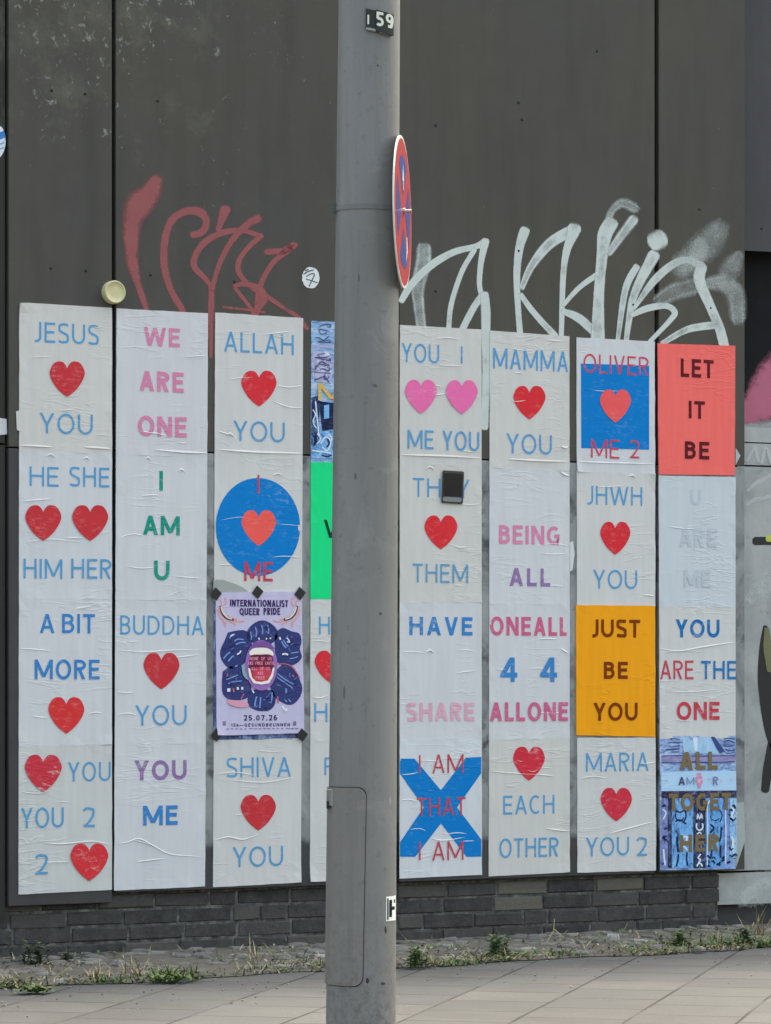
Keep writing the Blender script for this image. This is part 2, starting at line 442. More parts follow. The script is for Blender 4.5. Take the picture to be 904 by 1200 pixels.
# pavement of small square slabs laid on the diagonal
m,n,b=new_mat('pavement_slabs')
br=n.nodes.new('ShaderNodeTexBrick'); br.offset=.5; br.squash=1
for k,v in (('Scale',1.0),('Mortar Size',.0065),('Mortar Smooth',.3),('Brick Width',.37),('Row Height',.37),('Bias',0.0)): br.inputs[k].default_value=v
br.inputs['Color1'].default_value=(.84,.85,.87,1); br.inputs['Color2'].default_value=(1.15,1.13,1.10,1); br.inputs['Mortar'].default_value=(1,1,1,1)
warp=n.nodes.new('ShaderNodeVectorMath'); warp.operation='ADD'
wn=n.nodes.new('ShaderNodeTexNoise'); wn.inputs['Scale'].default_value=2.0; n.links.new(pos(n),wn.inputs['Vector'])
ws=n.nodes.new('ShaderNodeVectorMath'); ws.operation='SCALE'; ws.inputs['Scale'].default_value=.012; n.links.new(wn.outputs['Color'],ws.inputs[0])
n.links.new(pos(n,rot=(0,0,R(-48))),warp.inputs[0]); n.links.new(ws.outputs[0],warp.inputs[1]); n.links.new(warp.outputs[0],br.inputs['Vector'])
base=mix(n,ramp(n,noise(n,pos(n),1.7,5,.6),[(.3,0.0),(.7,1.0)]),(.040,.048,.055,1),(.066,.072,.075,1))
base=mix(n,ramp(n,noise(n,pos(n),120,3,.8),[(.35,0.0),(.75,.6)]),base,(.12,.12,.115,1))
base=mix(n,ramp(n,noise(n,pos(n),70,3,.8),[(.60,0.0),(.72,.6)]),base,(.022,.022,.023,1))
base=mix(n,ramp(n,noise(n,pos(n,(1,1,1),(4,2,0)),.9,6,.7,.6),[(.48,0.0),(.62,.45)]),base,(.042,.043,.045,1))
base=mix(n,ramp(n,noise(n,pos(n),14,5,.75),[(.60,0.0),(.70,.6)]),base,(.035,.035,.036,1))
base=mix(n,ramp(n,noise(n,pos(n),33,2,.5),[(.72,0.0),(.75,.75)]),base,(.16,.16,.15,1))
base=mix(n,1.0,base,br.outputs['Color'],'MULTIPLY')
joint=mth(n,'MULTIPLY',br.outputs['Fac'],ramp(n,noise(n,pos(n),2.6,3),[(.38,.30),(.55,1.0)]))
base=mix(n,joint,base,(.010,.010,.010,1))
n.links.new(base,b.inputs['Base Color']); b.inputs['Roughness'].default_value=.85
hh=mth(n,'ADD',mth(n,'MULTIPLY',noise(n,pos(n),90,3),.25),mth(n,'MULTIPLY',br.outputs['Fac'],-1.0)); bump(n,b,hh,.6,.006)
KERB=-5.35
pv=MB(); pv.face([(-40,KERB,0),(40,KERB,0),(40,.4,0),(-40,.4,0)]); tag(pv.build('pavement',m),kind='structure')
kb=MB(); kb.box(-40,40,KERB-.14,KERB-.001,-.15,-.002); tag(kb.build('kerb',plain('kerb_stone',(.32,.32,.31),.8,scale=50)),kind='structure')

# soil and little stones between slabs and wall
STRIP=lambda x: -(.93-.055*(x+1.5))+.035*math.sin(5*x)+.02*math.sin(13*x+1)
soil=plain('strip_soil',(.10,.095,.08),.95,scale=35,var=.5)
sm=MB(); xs=[-4+.06*i for i in range(150)]
sm.grid([[(x,STRIP(x),.003) for x in xs],[(x,STRIP(x)+.06,.012) for x in xs],[(x,-.2,.03) for x in xs],[(x,.3,.035) for x in xs]])
tag(sm.build('soil_strip',soil),kind='structure')
def stone_material():
    m,n,b=new_mat('strip_stone'); at=n.nodes.new('ShaderNodeAttribute'); at.attribute_name='cover'
    c=ramp(n,at.outputs['Fac'],[(0,(.075,.075,.08,1)),(.4,(.13,.13,.125,1)),(.75,(.20,.195,.185,1)),(1,(.40,.39,.37,1))])
    c=mix(n,noise(n,pos(n),60,4,.7),mul((1,1,1),.0),c,'MIX') if False else mix(n,ramp(n,noise(n,pos(n),45,4,.7),[(.35,.0),(.75,.6)]),c,(.15,.14,.115,1))
    n.links.new(c,b.inputs['Base Color']); b.inputs['Roughness'].default_value=.85; bump(n,b,noise(n,pos(n),80,4),.5,.004); return m
st_m=stone_material()
def stone(mb,c,rx,ry,rz,a,tone,tiltx=0):
    n_=rnd.choice((5,6,6,7)); rings=[]
    off=[rnd.uniform(.78,1.18) for _ in range(n_)]; hz=[rnd.uniform(.75,1.1) for _ in range(n_)]
    for k,(rr,zz) in enumerate(((1.0,0),(1.0,.70),(.86,1.0))):
        rings.append([(c[0]+math.cos(a+2*math.pi*i/n_)*rx*rr*off[i],c[1]+math.sin(a+2*math.pi*i/n_)*ry*rr*off[i],c[2]+rz*zz*hz[i]+tiltx*math.cos(a+2*math.pi*i/n_)) for i in range(n_)])
    idx=mb.grid(rings,closed=True,al=[[tone]*n_]*3)
    ct_=mb.vert((c[0],c[1],c[2]+rz*rnd.uniform(.95,1.15)),tone)
    for i in range(n_): mb.f.append([idx[-1][i],idx[-1][(i+1)%n_],ct_]); mb.mi.append(0)
cs=MB()
y=-.05
for row in range(13):
    x=-2.6+rnd.random()*.08
    while x<3.4:
        yy=-.03-row*.077+rnd.uniform(-.012,.012)
        if yy>STRIP(x)+.05 and rnd.random()<.74:
            zz=.03+(yy+.2)*.03 if yy>-.2 else .012+(.018)*(yy-STRIP(x)-.06)/(-.2-STRIP(x)-.06)
            stone(cs,(x,yy,zz-.012),rnd.uniform(.034,.056),rnd.uniform(.030,.044),rnd.uniform(.010,.024),rnd.random()*3,min(.9,max(0,rnd.gauss(.40,.24))),rnd.uniform(-.004,.004))
        x+=rnd.uniform(.075,.105)
tag(cs.build('paving_pebbles',st_m,smooth=False),'small rough grey paving stones sunk in soil along the foot of the wall','stones',kind='stuff')

# ------------------------------------------------------------------ the building front
bld=empty('building',(0,0,0),'dark grey clad building front on a low brick base, posters pasted across it','building')
pm_a=panel_mat('cladding_upper',(75,73,68)); pm_b=panel_mat('cladding_lower',(66,65,67),(W(500,985).z,W(500,500).z,W(228,700).x))
pm_c=panel_mat('cladding_side',(62,62,62))
TOPZ=4.75  # top out of view, height chosen for where the building's shade ends
def cladding(x0px,x1px,label=None,lowpx=None):
    xa=W(x0px,600).x; xb=W(x1px,600).x
    zj0=W(x0px,524+.026*x0px-.0).z; zj1=W(x1px,524+.026*x1px).z
    zj=(zj0+zj1)/2
    bot=lambda x:(1062-.03*x if x<134 else 1051.5-.0375*x)
    zb0=W(x0px,bot((x0px+x1px)/2)-.035*(x0px-(x0px+x1px)/2)).z; zb1=W(x1px,bot((x0px+x1px)/2)-.035*(x1px-(x0px+x1px)/2)).z
    for name,(za0,za1),(zt0,zt1),mm in (('cladding_panel',(zj0+.003,zj1+.003),(TOPZ,TOPZ),pm_a),('cladding_panel',(zb0,zb1),(zj0-.003,zj1-.003),pm_b)):
        mb=MB()
        f=[Vector((xa,0,za0)),Vector((xb,0,za1)),Vector((xb,0,zt1)),Vector((xa,0,zt0))]
        bk=[p+Vector((0,.028,0)) for p in f]
        ch=.002
        mid=[Vector((p.x+(ch if p.x==xa else -ch),-.0,p.z+(ch if i<2 else -ch))) for i,p in enumerate(f)]
        fr=[p+Vector((0,.002,0)) for p in f]
        mb.face(mid)
        mb.grid([mid,fr,bk],closed=True)
        o=mb.build(name,mm,bld)
cladding(10.5,131.5); cladding(136,459.5); cladding(468.5,767.5); cladding(772.5,873)
# dark batten behind the joints
bm=MB(); bm.box(W(-900,600).x,W(873,600).x-.02,.03,.10,.338,TOPZ-.02); bm.build('backing_board',plain('black_board',(.012,.012,.013),.8),bld)
# panel further left, set back
lm=MB(); lm.box(W(-900,600).x,W(9.4,600).x-.004,.0291,.0295,W(0,520).z+.006,TOPZ-.04); lm.box(W(-900,600).x,W(9.4,600).x-.004,.0291,.0295,.06,W(0,520).z-.006)
lm=MB()
for za,zb in ((W(0,520).z+.005,TOPZ-.03),(.19,W(0,520).z-.005)):
    lm.box(W(-900,600).x,W(10.5,600).x-.012,.012,.0285,za,zb)
lm.build('side_panel',panel_mat('cladding_far_left',(44,43,40)),bld)
# unseen body of the building, added to cast its shade on the pavement
hb=MB()
xa,xb=W(-900,600).x-2,9.0
f=[Vector((xa,.34,-.1)),Vector((xb,.34,-.1)),Vector((xb,.34,TOPZ-.12)),Vector((xa,.34,TOPZ+.05))]
hb.face(f); hb.face([f[3],f[2],f[2]+Vector((0,6,0)),f[3]+Vector((0,6,0))]); hb.face([f[0],f[3],f[3]+Vector((0,6,0)),f[0]+Vector((0,6,0))]); hb.face([f[1],f[1]+Vector((0,6,0)),f[2]+Vector((0,6,0)),f[2]])
hb.build('unseen_wall',plain('render_dark',(.06,.06,.06),.9),bld)
cp=MB(); cp.box(xa,xb,-.05,.4,TOPZ,TOPZ+.06); cp.build('unseen_coping',plain('coping_sheet',(.16,.16,.165),.5,metal=.3),bld)  # unseen top edge, added at the height that sets the pavement's shade line
# right-hand bay: dark recess, grey-painted boards below
RB=.05                      # how far the bay sits back
def back_quad(name,pxs,depth,mat,th=.02):
    v=[W(a,b_,-depth) for a,b_ in pxs]; mb=MB()
    for p in v: p.z=min(p.z,TOPZ-.005)
    mb.face(v)
    mb.grid([v,[p+Vector((0,th,0)) for p in v]],closed=True); return mb.build(name,mat,bld)
def xr(px,depth): return px
m_up=panel_mat('bay_panel',(70,70,72))
zl=lambda px,y0: y0+(px-873)*.045
def grey_board():
    m,n,b=new_mat('grey_painted_board')
    pvn=noise(n,pos(n,(5,5,3)),1.0,5,.65,1.2)
    c=ramp(n,pvn,[(.25,(.26,.27,.27,1)),(.5,(.37,.385,.38,1)),(.75,(.46,.47,.46,1))])
    c=mix(n,ramp(n,noise(n,pos(n,(6,6,14)),1.0,5,.7,1.5),[(.60,0.0),(.75,.7)]),c,(.55,.56,.55,1))
    c=mix(n,ramp(n,noise(n,pos(n),18,5,.75),[(.62,0.0),(.72,.7)]),c,(.10,.10,.10,1))
    n.links.new(c,b.inputs['Base Color']); b.inputs['Roughness'].default_value=.65; bump(n,b,noise(n,pos(n),30,4),.3,.003); return m
gb=grey_board()
XR=1300
back_quad('bay_panel',[(855,-800),(XR,-800),(XR,315),(855,292.5)],RB,m_up)
back_quad('bay_recess',[(850,285),(XR,300),(XR,520),(850,500)],.14,plain('recess_black',(.016,.016,.018),.85,scale=6,var=.4,spec=.1))
for ya,yb_ in ((499,516.5),(518,543.5),(545.5,1021),(1023.5,1060.5)):
    s0=(XR-873)
    k=lambda y_: y_+s0*(-.000138*(y_-797))
    back_quad('grey_board',[(840,ya),(XR,k(ya)),(XR,k(yb_)),(840,yb_)],RB,gb)
back_quad('bay_sill',[(840,1061.5),(XR,1040),(XR,1085),(840,1104)],RB+.03,plain('sill_dark',(.05,.05,.052),.8,scale=20,var=.4))

# brick base
def brick_material():
    m,n,b=new_mat('dark_brick'); at=n.nodes.new('ShaderNodeAttribute'); at.attribute_name='cover'
    c=ramp(n,at.outputs['Fac'],[(0,(.016,.016,.018,1)),(.5,(.039,.037,.038,1)),(.80,(.085,.076,.068,1)),(.9,(.135,.12,.095,1)),(1,(.15,.13,.10,1))])
    c=mix(n,ramp(n,noise(n,pos(n),16,5,.7),[(.40,0.0),(.8,.6)]),c,(.11,.105,.10,1))
    c=mix(n,ramp(n,noise(n,pos(n),60,4,.7),[(.64,0.0),(.74,.6)]),c,(.21,.20,.19,1))
    n.links.new(c,b.inputs['Base Color']); b.inputs['Roughness'].default_value=.6; bump(n,b,noise(n,pos(n),38,6,.75),1.0,.007); return m
mm,n,b=new_mat('mortar'); c=ramp(n,noise(n,pos(n),22,5,.7),[(.34,(.035,.034,.033,1)),(.52,(.11,.107,.10,1)),(.72,(.27,.26,.245,1))]); n.links.new(c,b.inputs['Base Color']); b.inputs['Roughness'].default_value=.95; bump(n,b,noise(n,pos(n),120,4),.6,.004)
BX0,BX1=W(-900,1080).x,W(848,1080).x
BD=.035                           # brick face sits this far behind the panel face
bk=MB(); bk.box(BX0,BX1-.004,BD+.006,.30,-.05,.345)
bk.build('mortar_bed',mm,bld)
bb=MB(); zc=.012; row=0
while zc<.33:
    hgt=.056; x=BX0-(.125 if row%2 else 0)
    while x<BX1:
        L=.243+rnd.uniform(-.004,.004)
        if rnd.random()<.10: L=.118
        x1=min(x+L,BX1)
        if x1-x>.03:
            xc=(x+x1)/2; zz=zc+rnd.uniform(-.0015,.0015); pr=rnd.uniform(-.003,.003)
            pxc=None
            t_=rnd.uniform(.0,.78)
            light = (W(582,1047).x<xc<W(765,1047).x and zc>.20) or (W(605,1060).x<xc<W(655,1060).x and .13<zc<.20)
            if light and rnd.random()<.9: t_=rnd.uniform(.84,.93)
            c=.004; j=lambda: rnd.uniform(-.0035,.0035)
            f0=[Vector((x+c+j(),BD+pr,zz+c+j())),Vector((x1-c+j(),BD+pr,zz+c+j())),Vector((x1-c+j(),BD+pr,min(zz+hgt,.34)-c+j())),Vector((x+c+j(),BD+pr,min(zz+hgt,.34)-c+j()))]
            f1=[Vector((x,BD+pr+.005,zz)),Vector((x1,BD+pr+.005,zz)),Vector((x1,BD+pr+.005,min(zz+hgt,.34))),Vector((x,BD+pr+.005,min(zz+hgt,.34)))]
            f2=[p+Vector((0,.06,0)) for p in f1]
            i0=len(bb.f); bb.face(f0,t_); bb.grid([f0,f1,f2],closed=True,al=[[t_]*4]*3)
        x=x1+.0105
    zc+=hgt+.0105; row+=1
bb.build('brick_base',brick_material(),bld)

# screws in the panels
scr=plain('screw_dark',(.012,.012,.012),.5)
for a,b_ in ((61,106),(185,118),(100,110),(60,314),(101,317),(177,322),(275,330),(511,341),(608,294),(742,357),(833,361),(612,140),(820,245),(511,147),(608,120),(700,60),(893,268)):
    dd=0 if a<873 else -RB
    c=W(a,b_,dd+.0008); mb=MB(); ring=[c+Vector((.0065*math.cos(k*math.pi/5),0,.0065*math.sin(k*math.pi/5))) for k in range(10)]
    ring2=[c+Vector((.004*math.cos(k*math.pi/5),-.0022,.004*math.sin(k*math.pi/5))) for k in range(10)]
    mb.grid([ring,ring2],closed=True); mb.face(ring2); mb.build('screw',scr,bld)

# ------------------------------------------------------------------ sprayed tags
def spray_mesh(strokes, d0, name, mat, label, depth=0.0, tw_=1.0):
    """strokes: (points px [(x,y,width)], edge softness, core cover, edge cover)"""
    mb=MB()
    for k,(pts,soft,core,edge) in enumerate(strokes):
        pp=catmull([Vector(p) for p in pts],6); p2=[Vector((p.x,p.y)) for p in pp]; nn=normals2(p2); n=len(pp)
        prof=((-.5-soft,0),(-.5,edge),(-.28,core),(.28,core),(.5,edge),(.5+soft,0))
        rows=[];al=[]
        for (o,a) in prof:
            r=[];aa=[]
            for i in range(n):
                ww=pp[i].z*tw_; q=p2[i]+nn[i]*ww*o; r.append(W(q.x,q.y,d0+.00006*k-depth)); aa.append(a)
            rows.append(r);al.append(aa)
        # soft caps
        for end in (0,-1):
            d=(p2[0]-p2[1]) if end==0 else (p2[-1]-p2[-2]); d=d.normalized() if d.length>0 else Vector((0,1)); ww=pp[end].z*tw_
            for j,(o,a) in enumerate(prof):
                base=p2[end]+nn[end]*ww*o
                fac=max(0,1-(abs(o)/(.5+soft))**2)**.5
                q1=base+d*ww*.42*fac; q2=base+d*ww*(.5+soft)*fac
                e1=W(q1.x,q1.y,d0+.00006*k-depth); e2=W(q2.x,q2.y,d0+.00006*k-depth)
                if end==0: rows[j]=[e2,e1]+rows[j]; al[j]=[0,a*.9]+al[j]
                else: rows[j]=rows[j]+[e1,e2]; al[j]=al[j]+[a*.9,0]
        mb.grid(rows,al=al)
    return tag(mb.build(name,mat,bld),label)
r_=lambda *p: list(p)
red=[ (r_((183,213,12),(176,226,18),(164,240,21),(156,254,18),(154,282,12),(156,312,10),(163,336,6),(171,360,5),(175,372,5)),.55,1,.8),
 (r_((226,275,6),(235,273,7),(241,266,7),(241,256,7),(233,248,8),(217,248,7),(201,259,7),(193,284,7),(193,313,7),(200.5,340,6),(213,362,6),(216,372,6)),.42,1,1),
 (r_((264,246,11),(260,257,8),(256,268,6)),.3,1,1),
 (r_((306,277,5),(284,270,5),(260,273,6),(240,284,6),(229,300,6),(228,313,6),(240,326,5),(247.5,338,5),(247.6,363,6),(247.5,395,4),(247.5,418,3)),.42,1,.95),
 (r_((302,256,8),(289,264,7),(272,282,6),(257,310,5),(249,338,5)),.42,1,.95),
 (r_((306,277,5),(293,288,5),(281,304,5),(280,319,5),(292,334,5),(306,343,5),(333,361,4),(350,372,4),(360,385,4)),.42,.95,.9),
 (r_((313,295,6),(332,294,6),(343,288,7),(338,293,6),(321,307,5),(309,326,5),(303,344,5),(300,372,5)),.42,1,.95),
 (r_((275,335,4),(287,333,5),(304,338,6),(309,350,8),(303,360,7),(296,372,6)),.42,1,.95),
 (r_((276,338,4),(287,352,4),(299,368,4)),.42,.9,.85),
 (r_((262,360,3),(290,363,3),(310,366,3)),.3,.7,.6)]
spray_mesh(red,.0008,'graffiti',spray('spray_red',(176,96,98),.74,160),'faded red sprayed tag above the left posters',0.0,.84)
wht=[ (r_((497,292,17),(496,310,18),(490,336,16),(491,358,13),(494,384,12)),.25,.35,.55),
 (r_((471,352,7),(482,334,9),(504,312,9),(530.6,296,8),(557,289,7),(567,284,8)),.24,.85,1),
 (r_((556,293,6),(543,315,6),(534,339,6),(528,362,6),(526,388,6)),.24,.85,1),
 (r_((569,283,9),(564,307,7),(562,332,6),(564.7,347,6)),.24,.85,1),
 (r_((541,388,8),(555,361,8),(566,345,8)),.24,.85,1),
 (r_((568,346,10),(569.5,366,11),(569.5,395,10),(570,440,9),(568,500,9)),.24,.85,1),
 (r_((615,271,12),(609,290,10),(606,320,8),(607,356,7),(610,394,7)),.24,.85,1),
 (r_((671,270,13),(645,285,12),(623,312,9),(612,337,6)),.26,.60,1),
 (r_((611,346,6),(625.5,366,7),(650,393,8)),.24,.85,1),
 (r_((673,269,17),(671,276,13),(664,295,9),(660,327,7),(658,396,6)),.20,.85,1),
 (r_((661,357,5),(679,337,6),(700,322,7)),.24,.85,1),
 (r_((661,365,7),(679,373,10),(698,390,10)),.24,.80,1),
 (r_((716,262,18),(709,275,18),(706,299,14),(702,345,13),(700.5,400,18)),.16,.70,1),
 (r_((742,258,10),(730,274,9),(714,296,7)),.45,.55,.75),
 (r_((712,262,6),(718,246,6),(730,238,8),(744,244,8)),.7,.35,.45),
 (r_((746,313,8),(733,340,8),(724,400,5)),.24,.70,1),
 (r_((770.5,281,24),(771,282,24)),.22,.85,.9),
 (r_((766,300,14),(752,326,11),(742,350,9),(737,377,7),(734,400,6)),.26,.70,1),
 (r_((743.7,361,4),(765,331,9),(787,311,9),(806,304.5,8),(822,312,10)),.25,.75,.95),
 (r_((741,369,6),(760,361,8),(781,358.5,7),(791,366,7),(784,377,6),(762,400,5)),.24,.85,1),
 (r_((822,314,14),(820,329,14),(833,360,12),(843.5,385,12),(849,406,12)),.18,.75,.95),
 (r_((777,402,6),(806,386,8),(837,381,9)),.26,.65,.95),
 (r_((833,332,12),(849,332,16),(862,345,16),(865,372,14)),.6,.32,.35),
 (r_((773,352,14),(790,342,18),(811,336,18)),.4,.22,.35),
 (r_((812,300,24),(830,285,26),(842,270,20)),.6,.28,.25),
 (r_((800,312,26),(815,300,22),(822,286,16)),.5,.32,.28),
 (r_((850,330,18),(858,312,18),(866,300,10)),.6,.26,.25)]
spray_mesh(wht,.0009,'graffiti',spray('spray_white',(212,220,216),.95,260),'pale sprayed tag above the right posters',0.0,.78)
pk=[(r_((872,486,16),(888,476,30),(905,462,42),(930,440,50)),.35,1,.85)]
spray_mesh(pk,-.139,'graffiti',spray('spray_pink',(205,112,140),.85,60),'pink sprayed cloud in the dark recess')
gw=[(r_((868,498,14),(900,500,12),(950,505,14)),.5,.9,.7)]
spray_mesh(gw,-.1395,'graffiti',spray('spray_grey',(190,195,192),.8,60),'grey paint edge in the recess')
bl=[(r_((886,634,9),(906,634,9),(940,636,10)),.05,1,1),(r_((897,735,5),(895,760,9),(897,800,16),(906,850,20),(912,880,14)),.06,1,1),(r_((897,925,9),(900,900,10),(903,872,6)),.06,1,1)]
_sb=spray('spray_black',(28,28,30),1,60)
for k,q in enumerate(bl): spray_mesh([q],-RB+.001,'graffiti',_sb,'black painted shape on the grey boards')
spray_mesh([(r_((901,631,7),(925,631,8)),.1,1,1)],-RB+.0025,'graffiti',spray('spray_lime',(190,195,90),1,60),'lime paint stroke')
spray_mesh([(r_((899,738,5),(900,760,8),(902,785,5)),.2,1,1)],-RB+.0028,'graffiti',spray('spray_olive',(120,120,85),.9,60),'olive paint stroke')
gl=[(r_((877,600-25,3),(885,592-25,4),(895,590-28,4),(906,583-28,3)),.3,.9,.9),(r_((876,592,3),(884,586,4),(894,584,4),(908,580,4)),.3,.8,.8),(r_((880,700,14),(892,690,20),(905,684,18)),.6,.5,.4),
    (r_((876,540,3),(884,526,3),(889,540,3)),.3,.9,.9),(r_((893,542,3),(898,525,3),(904,542,3)),.3,.9,.9),(r_((874,1050,16),(890,1042,22),(910,1038,24)),.6,.6,.4)]
_sp=spray('spray_pale',(205,210,208),.7,70)
for k,q in enumerate(gl): spray_mesh([q],-RB+.0015+.0002*k,'graffiti',_sp,'pale scribble on the grey boards')

# ================================================================== POSTERS
COL={1:((23,131.5),(355,361.5),(22,131.5),(1047.5,1042)), 2:((137,244),(362,368),(134,240.5),(1043,1038)),
     3:((252.5,355.5),(367,373.5),(250,353),(1039,1033.5)), 4:((365,463),(376.5,381),(363.5,462),(1033,1028.5)),
     5:((469,564.5),(381.5,386.8),(468.5,565),(1029,1024.3)), 6:((574.5,667.5),(388,394.7),(573,668),(1026.3,1021.7)),
     7:((676,767.5),(396,400.8),(677,769),(1022,1019.5)), 8:((771.5,862),(402.5,405.5),(774,862.5),(1019.5,1017.5))}
def quad(c,f0,f1):
    (xl,xr_),(tl,tr),(xl2,xr2),(bl_,br_)=COL[c]
    L=lambda f:(xl+(xl2-xl)*f, tl+(bl_-tl)*f); Rr=lambda f:(xr_+(xr2-xr_)*f, tr+(br_-tr)*f)
    e=-.0011
    return [L(f0+e),Rr(f0+e),Rr(f1-e),L(f1-e)]
def fr(c,y):   # fraction for a given y at the left edge
    (xl,_),(tl,_2),_3,(bl_,_4)=COL[c]; return (y-tl)/(bl_-tl)
COOL=(200,201,204); WARM=(199,197,193); MIDW=(200,199,197); LILW=(200,199,203)
LB=(84,150,196); SB=(52,124,188); DB=(12,104,168); PK=(205,126,160); MG=(197,92,130); RD=(190,64,74); PU=(140,108,158); TE=(0,140,122)
HR=(192,50,58); HS=(232,90,82); BLU=(0,118,192); GRP='text posters pasted in a grid'
LT,MD,BDW=.115,.155,.20
posters={}
def cr_rand(c,f0,f1,n):
    q=quad(c,f0,f1); out=[]
    for _ in range((n+1)//2):
        fx=rnd.choice((rnd.uniform(.03,.3),rnd.uniform(.3,.8),rnd.uniform(.6,.85))); fy=rnd.uniform(.06,.94); L=rnd.uniform(8,34)
        y=q[0][1]+(q[3][1]-q[0][1])*fy; x=q[0][0]+(q[1][0]-q[0][0])*fx; x2=min(x+L,q[1][0]-1)
        sl_=rnd.uniform(-.12,.10)
        out.append(([(x,y),((x+x2)/2,y+sl_*(x2-x)/2+rnd.uniform(-1,1)),(x2,y+sl_*(x2-x))],rnd.uniform(.9,1.8),rnd.uniform(.0012,.0026)))
    return out
def poster(c,r,label,tint,ncr=4,creases=(),f0=None,f1=None,d=.003,q=None,name='poster'):
    f0=(r-1)*.25 if f0 is None else f0; f1=r*.25 if f1 is None else f1
    d=d+.00022*(4-r)
    s=Sheet(name,q or quad(c,f0,f1),paper(tint),label,'poster',GRP,d,list(creases)+cr_rand(c,f0,f1,ncr)); posters[(c,r)]=s; return s
def words(s,*ws):
    for text,x0,x1,y0,y1,col,t in ws:
        s.word(text,x0,x1,y0,y1,ink(col,.30 if t<.18 else .45),t,None)
seam=lambda c: ()
def photo(c1,c2,c3,sc_=(14,14,14),det=6,worn=.3):
    """printed photograph seen from afar: broken, three-toned mottle"""
    m,n,b=new_mat('printed_photo'); a,bb_,cc_=alb(c1,1.1),alb(c2,1.1),alb(c3,1.1)
    f=noise(n,pos(n,sc_),1.0,det,.72,.8); g=noise(n,pos(n,(sc_[0]*2.3,1,sc_[2]*1.7),(3,1,7)),1.0,4,.7,.5)
    c=ramp(n,f,[(.34,a),(.47,bb_),(.53,bb_),(.66,cc_)]); c=mix(n,ramp(n,g,[(.56,0.0),(.63,.75)]),c,a); c=mix(n,ramp(n,g,[(.36,.7),(.44,0.0)]),c,cc_)
    n.links.new(c,b.inputs['Base Color']); b.inputs['Roughness'].default_value=.7; b.inputs['Specular IOR Level'].default_value=.2
    bump(n,b,crease_height(n),.42,.0032); return m
# --- column 1
s=poster(1,1,'white poster reading JESUS heart YOU, top of the leftmost column',WARM,7,[([(24,522),(45,523),(62,524)],2.4,.004),([(98,524),(115,525),(131,526)],2.6,.0042)])
words(s,('JESUS',40,116,379,402.5,LB,LT),('YOU',47,109,485,508.5,LB,LT)); s.heart(79,444,41,41,ink(HR,.25))
tb=MB(); tb.face([W(19,482,.0035),W(25,480.5,.0045),W(25,505.5,.0045),W(20,504,.0035)]); tb.build('torn_flap',paper(WARM),s.root,s.o)
s=poster(1,2,'white poster with HE SHE over two red hearts and HIM HER',COOL,4,[([(30,636),(60,632),(96,636)],1.4,.0015),([(96,622),(112,626),(130,622)],1.2,.0015),([(54,535),(60,532),(64,536)],2,.004),([(98,538),(102,536),(105,539)],2,.004)])
words(s,('HE',35,69,547,570,LB,LT),('SHE',82,128.5,547.5,570.5,LB,LT),('HIM',28,73.5,655,678,LB,LT),('HER',84,131,655,678,LB,LT)); s.heart(51,612.5,42,41,ink(HR)); s.heart(106,612.5,42,41,ink(HR))
s=poster(1,3,'white poster reading A BIT MORE above one red heart',COOL,3,[([(24,760),(40,761),(60,763)],1.6,.002),([(103,837),(112,835),(120,836)],1.4,.002)])
words(s,('A',47,64,719.5,742,SB,MD),('BIT',73,112,719.5,742,SB,MD),('MORE',41,117,773,796,SB,MD)); s.heart(78,838,42,42,ink((206,50,52)))
s=poster(1,4,'grey-white poster with heart YOU, YOU 2 and 2 heart, bottom of the leftmost column',(195,196,194),4,[([(25,928),(45,930),(60,926)],1.4,.002),([(52,988),(75,989),(108,986),(130,990)],1.6,.0025)])
words(s,('YOU',80,130,893,915.5,LB,LT),('YOU',25,75,946.5,970,LB,LT),('2',98,111.5,946,969,LB,LT),('2',42,56.5,1001,1024.5,LB,LT)); s.heart(51,906,43,43,ink((196,42,60),.9)); s.heart(105,1010,44,43,ink((206,48,56),.35))
# --- column 2
s=poster(2,1,'white poster with bold pink words WE ARE ONE',LILW,4,[([(160,504),(175,507),(185,508),(196,511)],2,.003),([(182,527),(215,530),(243.5,531)],2.8,.0045)])
words(s,('WE',169,211,384,406,PK,BDW),('ARE',164,215.5,435.5,459,PK,BDW),('ONE',162,219,488,511.5,PK,BDW))
s=poster(2,2,'white poster with teal words I AM U',COOL,4,[([(150,664),(165,666),(182,665)],1.5,.002),([(138,631),(155,626),(168,628)],1.3,.0015),([(171,538),(174,536),(177,539)],2.4,.004),([(209,552),(213,550),(217,553)],2.4,.004)])
words(s,('I',187,193,552,575,TE,BDW),('AM',168,211,604.5,627,TE,BDW),('U',181,199,657,680,TE,BDW))
s=poster(2,3,'white poster reading BUDDHA heart YOU',COOL,3,[([(138,762),(170,764),(205,762),(238,762)],1.4,.002),([(138,811),(148,812),(158,811)],1.5,.002),([(137,838),(150,836),(160,838)],1.4,.002)])
words(s,('BUDDHA',141,239,721.5,744,LB,LT),('YOU',159,219,826.5,850,LB,LT)); s.heart(189.5,786,42,42,ink(HR))
s=poster(2,4,'white poster with purple YOU and blue ME, lower third blank',COOL,2,[([(136,989),(150,987),(163,983),(178,990),(200,1001),(238,1004)],1.8,.0028),([(155,984),(170,988),(185,993)],1.5,.0025)])
words(s,('YOU',158,219,891,914,PU,BDW),('ME',168,208.5,944,967,SB,BDW))
